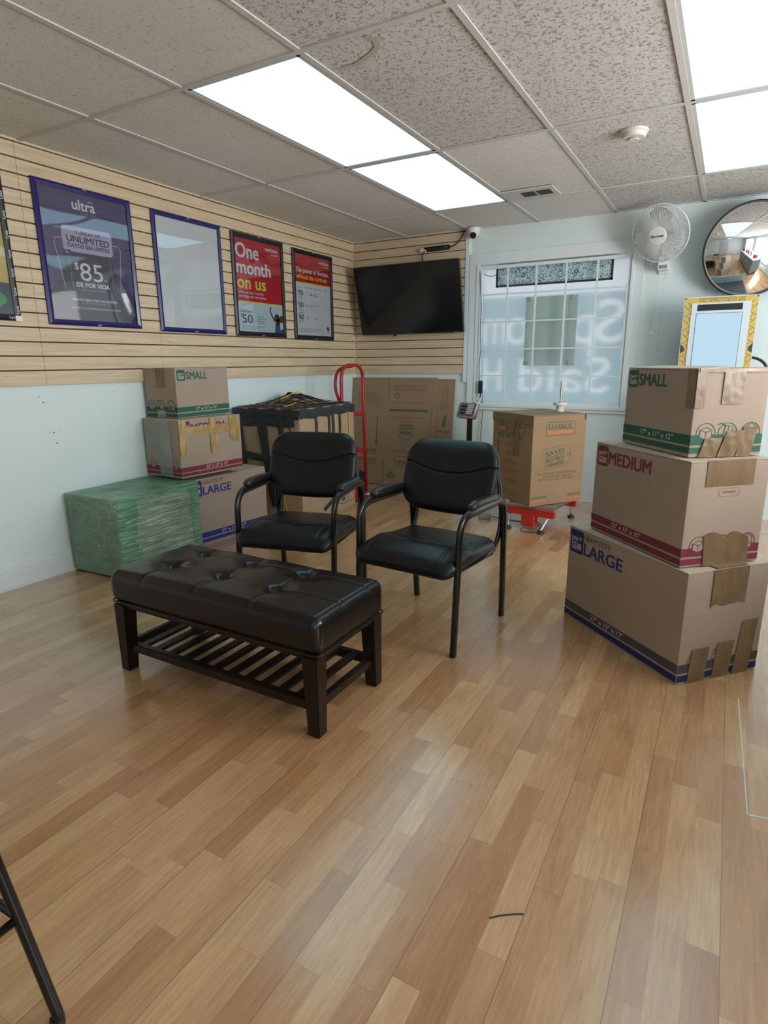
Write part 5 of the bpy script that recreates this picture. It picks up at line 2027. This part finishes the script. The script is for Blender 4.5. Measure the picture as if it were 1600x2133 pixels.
def television():
    th = math.atan2(.14, .577)
    W, Hh = 1.018, .594
    t = thing('television', 'black flat screen TV on a tilting bracket in the corner of the slat board walls', 'TV', (.651, -.10, 1.390), rot=(th, 0, 0))
    bm = bmesh.new()
    rbox(bm, (W / 2, .016, Hh / 2), (.005, .005, .005), (4, 3, 4), None, Matrix.Translation((0, .016, Hh / 2)))
    link('body', bm, 'plastic_black', t, True, 40)
    bm = bmesh.new()
    box(bm, (-W / 2 + .007, -.0012, .016), (W / 2 - .007, .001, Hh - .007))
    link('screen', bm, 'tv_screen', t)
    bm = bmesh.new()
    rbox(bm, (W * .32, .018, Hh * .3), (.01, .01, .01), (3, 3, 3), None, Matrix.Translation((0, .045, Hh * .42)))
    link('rear_housing', bm, 'plastic_black', t, True, 40)
    F = frame((-W / 2, -.0015, 0), (1, 0, 0), (0, 0, 1))
    bm = bmesh.new()
    text(bm, F, 'Hisense', W * .49, .005, .008, w=.045, align='C', bold=.02, mi=0)
    text(bm, F, 'Roku TV', W * .935, .006, .008, w=.042, align='C', bold=.02, mi=0)
    link_flat('lettering', bm, ['p_grey'], t)
    bm = bmesh.new()
    box(bm, (-W * .16 - .012, -.004, -.014), (-W * .16 + .012, .014, .002))
    link('receiver', bm, 'plastic_black', t)
    # bracket, upright in the room: undo the tilt
    T = Matrix.Rotation(-th, 4, 'X')
    bm = bmesh.new()
    box(bm, (-.12, .055, .16), (.12, .079, .46), 0, T)
    tube(bm, [T @ Vector((0, .07, .31)), Vector((0, .055, .30))], .02, n=10)
    box(bm, (-.14, .05, .20), (.14, .064, .40))
    link('wall_bracket', bm, 'plastic_black', t)

    p = thing('power_strip', 'black power strip with a white plug, fixed to the slat boards above the TV', 'power strip', (.86, -.019, 2.094), rot=(0, -.012, 0))
    bm = bmesh.new()
    rbox(bm, (.118, .014, .020), (.004, .004, .004), (3, 3, 3), None, Matrix.Translation((.008, -.014, 0)))
    link('body', bm, 'plastic_black', p, True, 40)
    bm = bmesh.new()
    rbox(bm, (.017, .017, .017), (.005, .005, .005), (3, 3, 3), None, Matrix.Translation((-.128, -.022, -.004)))
    tube(bm, [(-.112, -.03, .002), (-.095, -.034, -.010), (-.085, -.034, -.022)], .0065, n=8)
    link('plug', bm, 'cream_plastic', p, True, 40)
    bm = bmesh.new()
    for x in (-.125, -.117):
        tube(bm, fillet([(x, -.024, -.018), (x - .002, -.03, -.05), (x, -.02, -.16)], .02), .003, n=6)
    link('plug_cable', bm, 'wire', p, True)
    bm = bmesh.new()
    tube(bm, fillet([(.126, -.014, .0), (.17, -.014, .006), (.225, -.012, .045), (.262, -.012, .118)], .05, 8), .0045, n=8)
    link('supply_cable', bm, 'wire', p, True)
    for i in range(3):
        bm = bmesh.new()
        box(bm, (.085 + .012 * i, -.0296, -.009), (.093 + .012 * i, -.028, .009))
        link('socket', bm, 'ink_grey', p)


television()


def oriented(loc, d):
    Z = Vector(d).normalized()
    X = Vector((0, 0, 1)).cross(Z).normalized()
    Y = Z.cross(X)
    m = Matrix(((X.x, Y.x, Z.x), (X.y, Y.y, Z.y), (X.z, Y.z, Z.z)))
    return m.to_euler()


def wall_fan():
    c = Vector((2.658, -.215, 2.003))
    e = oriented(c, (-.22, -.88, -.40))
    t = thing('wall_fan', 'white wall fan with a round wire cage and two pull cords, beside the window', 'fan', c, rot=e)
    Rm = e.to_matrix().to_4x4()
    inv = (Matrix.Translation(c) @ Rm).inverted()
    R = .192
    for nm, s, dep, nw in (('front_grille', 1, .052, 84), ('rear_grille', -1, .060, 60)):
        bm = bmesh.new()
        for k in range(nw):
            a = 2 * PI * k / nw
            pts = []
            for i in range(7):
                q = i / 6
                r = .058 + (R - .058) * q
                aa = a + .22 * q * s
                pts.append((r * math.cos(aa), r * math.sin(aa), s * dep * (1 - q ** 2.6)))
            tube(bm, pts, .0014, n=4)
        for r, z in ((R * .62, s * dep * .74), (R * .82, s * dep * .42)):
            tube(bm, [(r * math.cos(2 * PI * k / 40), r * math.sin(2 * PI * k / 40), z) for k in range(40)], .0016, n=5, closed=True)
        link(nm, bm, 'fan_wire', t, True)
    bm = bmesh.new()
    tube(bm, [(R * math.cos(2 * PI * k / 56), R * math.sin(2 * PI * k / 56), 0) for k in range(56)], .0045, .0065, n=8, closed=True)
    link('rim', bm, 'white_plastic', t, True)
    for k in range(3):
        bm = bmesh.new()
        a0 = math.radians(78 + 120 * k)
        g = []
        for i in range(11):
            q = i / 10
            r = .034 + (R * .90 - .034) * q
            half = .25 + .78 * math.sin(PI * min(1, q * 1.02) ** .9 * .62) * (1 - .55 * q ** 5)
            if i == 10:
                half *= .55
            row = []
            for j in range(9):
                v = -1 + 2 * j / 8
                aa = a0 + half * v * .70 + .12 * q
                row.append(bm.verts.new((r * math.cos(aa), r * math.sin(aa), .006 - .022 * v * (0.5 + .5 * q))))
            g.append(row)
        for i in range(10):
            for j in range(8):
                bm.faces.new((g[i][j], g[i + 1][j], g[i + 1][j + 1], g[i][j + 1]))
        bmesh.ops.solidify(bm, geom=list(bm.faces), thickness=.0018)
        link('blade', bm, 'fan_blade', t, True, 60)
    bm = bmesh.new()
    lathe(bm, [(0, -.02), (.034, -.02), (.036, .02), (.028, .034), (0, .036)], 24)
    link('blade_hub', bm, 'white_plastic', t, True, 40)
    bm = bmesh.new()
    lathe(bm, [(0, .047), (.060, .047), (.062, .051), (.060, .057), (.035, .062), (0, .063)], 36)
    hc = link('hub_cap', bm, 'white_plastic', t, True, 40)
    bm = bmesh.new()
    text(bm, I4, 'Hurricane', 0, -.008, .017, w=.088, align='C', bold=.04, off=.0636, mi=0, shear=.25)
    link_flat('lettering', bm, ['ink_blue'], hc)
    bm = bmesh.new()
    lathe(bm, [(0, -.062), (.056, -.062), (.060, -.075), (.052, -.12), (.038, -.135), (0, -.138)], 28)
    link('motor_housing', bm, 'white_plastic', t, True, 40)
    # bracket and switch box, upright in the room

    def up(p):
        return inv @ Vector(p)
    TI = inv
    bm = bmesh.new()
    tube(bm, [up((2.672, -.115, 1.955)), up((2.680, -.10, 1.87)), up((2.684, -.09, 1.835))], .020, .024, n=10)
    tube(bm, [up((2.684, -.09, 1.84)), up((2.684, -.004, 1.84))], .022, n=10)
    link('neck', bm, 'white_plastic', t, True, 40)
    bm = bmesh.new()
    box(bm, (2.655, -.135, 1.775), (2.722, -.055, 1.862), 0, TI)
    sb = link('switch_box', bm, 'white_plastic', t)
    bm = bmesh.new()
    for k in range(6):
        box(bm, (2.662 + .009 * k, -.1365, 1.782), (2.667 + .009 * k, -.134, 1.806), 0, TI)
    link('vent_slot', bm, 'ink_grey', sb)
    bm = bmesh.new()
    box(bm, (2.650, -.02, 1.76), (2.718, 0, 1.93), 0, TI)
    link('wall_plate', bm, 'white_plastic', t)
    for x0, z0, x1, z1 in ((2.668, 1.775, 2.648, 1.348), (2.705, 1.775, 2.701, 1.198)):
        bm = bmesh.new()
        tube(bm, [up((x0, -.12, z0)), up((x0 - .004, -.13, (z0 + z1) / 2 + .1)), up((x1, -.13, z1))], .0016, n=6)
        pc = link('pull_cord', bm, 'cord_white', t, True)
        bm = bmesh.new()
        lathe(bm, [(0, .012), (.003, .010), (.008, 0), (.0085, -.006), (0, -.007)], 14, TI @ Matrix.Translation((x1, -.13, z1 - .006)))
        link('cord_bell', bm, 'cord_white', pc, True, 40)


wall_fan()


def round_mirror():
    c = (3.225, -.125, 1.862)
    t = thing('convex_mirror', 'round convex security mirror with a black rim above the yellow kiosk', 'mirror', c, rot=oriented(c, (.25, -.95, -.17)))
    R = .288
    Rs = .66
    d0 = math.sqrt(Rs * Rs - R * R)
    prof = [(R * math.sin(i / 24 * PI / 2), 0) for i in range(25)]
    prof = [(r, math.sqrt(Rs * Rs - r * r) - d0) for r, _ in prof]
    bm = bmesh.new()
    lathe(bm, prof, 72)
    link('glass', bm, 'mirror', t, True)
    bm = bmesh.new()
    tube(bm, [(.292 * math.cos(2 * PI * k / 72), .292 * math.sin(2 * PI * k / 72), 0) for k in range(72)], .009, .012, n=10, closed=True)
    link('rim', bm, 'plastic_black', t, True)
    bm = bmesh.new()
    lathe(bm, [(0, -.012), (.29, -.012), (.29, -.002), (0, -.002)], 60)
    link('back_plate', bm, 'plastic_black', t, True, 40)
    bm = bmesh.new()
    tube(bm, [(0, 0, -.012), (0, .0, -.09)], .014, n=10)
    link('bracket', bm, 'plastic_black', t, True, 40)


round_mirror()


def kiosk():
    t = thing('kiosk', 'yellow and white cash kiosk with a pale blue screen, standing behind the tall box stack', 'kiosk', (3.085, -.30, 0))
    ox = 3.085
    x0, x1, z0, z1 = 2.866 - ox, 3.304 - ox, .98, 1.558
    bm = bmesh.new()
    box(bm, (-.20, -.02, 0), (.205, .20, 1.46))
    box(bm, (-.20, -.16, 0), (.205, -.02, .96))
    link('cabinet', bm, 'kiosk_grey', t)
    bm = bmesh.new()
    box(bm, (x0, -.034, z0), (x1, -.020, z1))
    bd = link('display_board', bm, 'kiosk_white', t)
    F = frame((0, -.0345, 0), (1, 0, 0), (0, 0, 1))
    bm = bmesh.new()
    b = .004
    rect(bm, F, x0 + b, z0 + b, x1 - b, z1 - b, .0006, 0)
    link_flat('yellow_border', bm, ['kiosk_yellow'], bd)
    bm = bmesh.new()
    # zigzag honeycomb lines down both sides
    for s in (-1, 1):
        bm = bmesh.new()
        xe, xi = (x0 + b, x0 + .046) if s < 0 else (x1 - b, x1 - .046)
        xm = (xe + xi) / 2
        z = z1 - .055
        k = 0
        while z > z0 + .10:
            loop_line(bm, F, [(xe, z), (xm, z - .020), (xi, z)], .0030, .0010, 0, False)
            loop_line(bm, F, [(xi, z), (xm, z + .020)], .0030, .0010, 0, False)
            loop_line(bm, F, [(xm, z - .020), (xi, z - .046), (xe, z - .072)], .0030, .0010, 0, False)
            if k % 3 == 2:
                poly(bm, F, [(xe, z - .072), (xm, z - .094), (xm - s * .004, z - .120), (xe, z - .136)], .0012, 0)
            z -= .088
            k += 1
        poly(bm, F, [(xe, z1 - b), (xe - s * .014, z1 - b), (xe, z1 - b - .014)], .0012, 0)
        link_flat('honeycomb_pattern', bm, ['kiosk_line'], bd)
    bm = bmesh.new()
    box(bm, (2.914 - ox, -.040, z0 + .02), (3.262 - ox, -.033, 1.518))
    link('surround', bm, 'kiosk_white', t)
    bm = bmesh.new()
    box(bm, (2.950 - ox, -.0425, 1.468), (3.215 - ox, -.039, 1.508))
    link('camera_strip', bm, 'dark_opening', t)
    bm = bmesh.new()
    box(bm, (2.946 - ox, -.0415, z0 + .04), (3.219 - ox, -.0395, 1.452))
    link('screen_bezel', bm, 'kiosk_line', t)
    bm = bmesh.new()
    box(bm, (2.9485 - ox, -.0428, z0 + .045), (3.2165 - ox, -.041, 1.4495))
    link('screen', bm, 'screen_blue', t)
    bm = bmesh.new()
    text(bm, F, 'SUPPORT@BITCOINDEPOT.COM', 3.09 - ox, 1.5385, .0115, w=.268, align='C', bold=.012, mi=0)
    text(bm, F, 'CALL OR TEXT (678) 435-9604', 3.09 - ox, 1.5235, .0115, w=.268, align='C', bold=.012, mi=0)
    link_flat('lettering', bm, ['kiosk_line'], bd)
    bm = bmesh.new()
    box(bm, (-.20, -.20, .93), (.205, -.16, .97))
    link('shelf', bm, 'kiosk_line', t)
    # black hose loop beside the kiosk
    bm = bmesh.new()
    tube(bm, [(.19 + .11 * math.cos(a) + .02, .0, 1.06 + .10 * math.sin(a)) for a in [math.radians(-60 + 200 * i / 20) for i in range(21)]], .009, n=8)
    link('cable_loop', bm, 'plastic_black', t, True)

    s = thing('floor_stand', 'slanted black leg of a stand, just showing behind the tall box stack', 'stand', (2.64, -.46, 0))
    bm = bmesh.new()
    tube(bm, [(0, 0, .12), (0, 0, .86)], .014, n=10)
    link('pole', bm, 'plastic_black', s, True)
    for a in (190, 310, 70):
        bm = bmesh.new()
        ca, sa = math.cos(math.radians(a)), math.sin(math.radians(a))
        ft = Vector((.27 * ca, .27 * sa, 0))
        if a == 190:
            ft = Vector((2.385, -.41, 0)) - Vector((2.64, -.46, 0))
        tube(bm, [ft + Vector((0, 0, .004)), Vector((0, 0, .42))], .016, .008, n=8)
        link('leg', bm, 'plastic_black', s, True)


kiosk()


def window_things():
    t = thing('led_sign', 'dark framed LED sign with speckled back, hanging behind the window bars', 'sign', (1.852, .052, 1.835))
    hx, hz = .467, .083
    bm = bmesh.new()
    box(bm, (-hx + .012, -.006, -hz + .012), (hx - .012, .006, hz - .012))
    link('board', bm, 'led_face', t)
    bm = bmesh.new()
    for a, b in (((-hx, -.012, -hz), (-hx + .013, .012, hz)), ((hx - .013, -.012, -hz), (hx, .012, hz)), ((-hx, -.012, hz - .013), (hx, .012, hz)), ((-hx, -.012, -hz), (hx, .012, -hz + .013))):
        box(bm, a, b)
    link('frame', bm, 'plastic_black', t)
    for x in (-.235, .19):
        bm = bmesh.new()
        tube(bm, [(x + .013 * math.cos(2 * PI * k / 16), -.010, .0 + .013 * math.sin(2 * PI * k / 16)) for k in range(16)], .003, n=6, closed=True)
        tube(bm, [(x - .002, -.012, .05), (x - .002, -.012, hz + .01)], .003, n=6)
        link('hook', bm, 'ink_grey', t, True)
    bm = bmesh.new()
    tube(bm, fillet([(-hx, -.004, .018), (-hx - .05, -.01, .006), (-hx - .105, -.02, .03)], .03), .003, n=6)
    link('cable', bm, 'wire', t, True)
    b = thing('poster_board', 'grey green back of a curled board taped inside the frosted window', 'board', (1.858, .076, 1.387))
    bm = bmesh.new()
    rbox(bm, (.135, .003, .276), (.002, .002, .002), (3, 2, 3), None, Matrix.Translation((0, 0, 0)))
    link('board', bm, 'sign_grey', b, True, 40)
    for sx in (-1, 1):
        bm = bmesh.new()
        rbox(bm, (.040, .003, .276), (.002, .002, .002), (3, 2, 3), None, Matrix.Translation((sx * .172, -.008, 0)) @ Matrix.Rotation(sx * -.18, 4, 'Z'))
        link('folded_flap', bm, 'sign_grey', b, True, 40)
    for x, z in ((-.19, .255), (.185, .255), (-.19, -.255), (.185, -.255)):
        bm = bmesh.new()
        box(bm, (x - .022, -.022, z - .014), (x + .022, -.020, z + .014))
        link('tape', bm, 'sign_grey', b)
    a = thing('power_adapter', 'black power brick with leads hanging at the lower corner of the window bars', 'adapter', (1.305, -.036, .93))
    bm = bmesh.new()
    rbox(bm, (.018, .013, .055), (.004, .004, .004), (3, 3, 3))
    link('case', bm, 'plastic_black', a, True, 40)
    bm = bmesh.new()
    pts = [(-.012, .0, .055), (-.020, .004, .20), (-.008, .006, .33), (-.022, .006, .50), (-.014, .006, .66), (-.030, .008, .80), (-.040, .010, .95)]
    tube(bm, fillet(pts, .08), .003, n=6)
    link('lead', bm, 'wire', a, True)
    bm = bmesh.new()
    tube(bm, [(0, 0, -.055), (.0, 0, -.085)], .006, .006, n=8)
    pts = [(0, 0, -.08), (-.002, -.04, -.115), (.06, -.40, -.125), (.105, -.60, -.105), (.125, -.622, -.125)]
    tube(bm, fillet(pts, .06), .003, n=6)
    link('lead', bm, 'wire', a, True)
    bm = bmesh.new()
    pts = [(.01, .015, -.05), (.02, .02, -.20), (.006, .02, -.42), (.0, .02, -.66)]
    tube(bm, fillet(pts, .06), .0025, n=6)
    link('lead', bm, 'wire', a, True)


window_things()


def ceiling_things():
    t = thing('smoke_detector', 'round white smoke detector on the ceiling tile', 'smoke detector', (2.656, -1.674, H))
    bm = bmesh.new()
    lathe(bm, [(0, .004), (.066, .004), (.066, -.006), (.058, -.010), (.056, -.022), (.050, -.028), (0, -.030)], 40)
    link('body', bm, 'cream_plastic', t, True, 35)
    bm = bmesh.new()
    lathe(bm, [(.018, -.0295), (.026, -.034), (.022, -.037), (0, -.037)], 24)
    link('cap', bm, 'cream_plastic', t, True, 35)
    v = thing('ceiling_vent', 'flat ceiling air vent with two dark louvres beside the lit panel', 'vent', (1.912, -.862, H))
    bm = bmesh.new()
    rbox(bm, (.178, .118, .005), (.004, .004, .004), (3, 3, 3), None, Matrix.Translation((0, 0, -.004)))
    link('frame', bm, 'grid', v, True, 40)
    for x0, x1 in ((-.045, .042), (.056, .146)):
        bm = bmesh.new()
        box(bm, (x0, -.062, -.0100), (x1, .046, -.0085))
        lv = link('louvre', bm, 'dark_opening', v)
        bm = bmesh.new()
        for k in range(7):
            x = x0 + .006 + (x1 - x0 - .012) * k / 6
            box(bm, (x - .002, -.058, -.0125), (x + .002, .042, -.0098))
        link('slat', bm, 'ink_grey', lv)
    c = thing('security_camera', 'small white turret security camera under the ceiling between slat boards and window', 'camera', (1.212, -.052, H - .001))
    bm = bmesh.new()
    lathe(bm, [(0, 0), (.053, 0), (.055, -.006), (.046, -.050), (.038, -.058), (0, -.058)], 32)
    link('base', bm, 'white_plastic', c, True, 40)
    T = Matrix.Translation((.004, -.014, -.052))
    bm = bmesh.new()
    lathe(bm, [(.034 * math.sin(PI * i / 16), .034 * math.cos(PI * i / 16)) for i in range(17)], 28, T)
    ey = link('eyeball', bm, 'white_plastic', c, True)
    d = Vector((.12, -.80, -.42)).normalized()
    X = Vector((0, 0, 1)).cross(d).normalized()
    Y = d.cross(X)
    Tl = Matrix(((X.x, Y.x, d.x, .004), (X.y, Y.y, d.y, -.014), (X.z, Y.z, d.z, -.052), (0, 0, 0, 1)))
    bm = bmesh.new()
    lathe(bm, [(0, .0365), (.020, .0365), (.025, .030), (.027, .020)], 28, Tl)
    link('lens', bm, 'plastic_black', ey, True, 40)


ceiling_things()


def rest_of_shop():
    """what only the round mirror shows: a counter with goods along the far side"""
    t = thing('shop_counter', 'grey shop counter with a dark plinth, seen only in the round mirror', 'counter', (4.55, -3.2, 0))
    bm = bmesh.new()
    box(bm, (-.25, -1.3, .1), (.25, 1.3, .92))
    link('body', bm, 'kiosk_grey', t)
    bm = bmesh.new()
    box(bm, (-.23, -1.28, 0), (.23, 1.28, .1))
    link('plinth', bm, 'plastic_black', t)
    bm = bmesh.new()
    box(bm, (-.27, -1.32, .92), (.27, 1.32, .95))
    link('worktop', bm, 'white_plastic', t)
    rnd = random.Random(3)
    for k in range(6):
        b = thing('parcel', 'small goods carton on the grey shop counter, seen only in the round mirror', 'goods', (4.55, -4.3 + .42 * k, .95), group='goods on the shop counter')
        bm = bmesh.new()
        hz = rnd.uniform(.08, .16)
        rbox(bm, (.085, .1, hz), (.004, .004, .004), (2, 2, 2), None, Matrix.Translation((0, 0, hz)))
        link('carton', bm, ['plastic_black', 'p_white', 'p_red', 'kiosk_grey', 'p_white', 'p_red'][k], b, True, 40)


rest_of_shop()
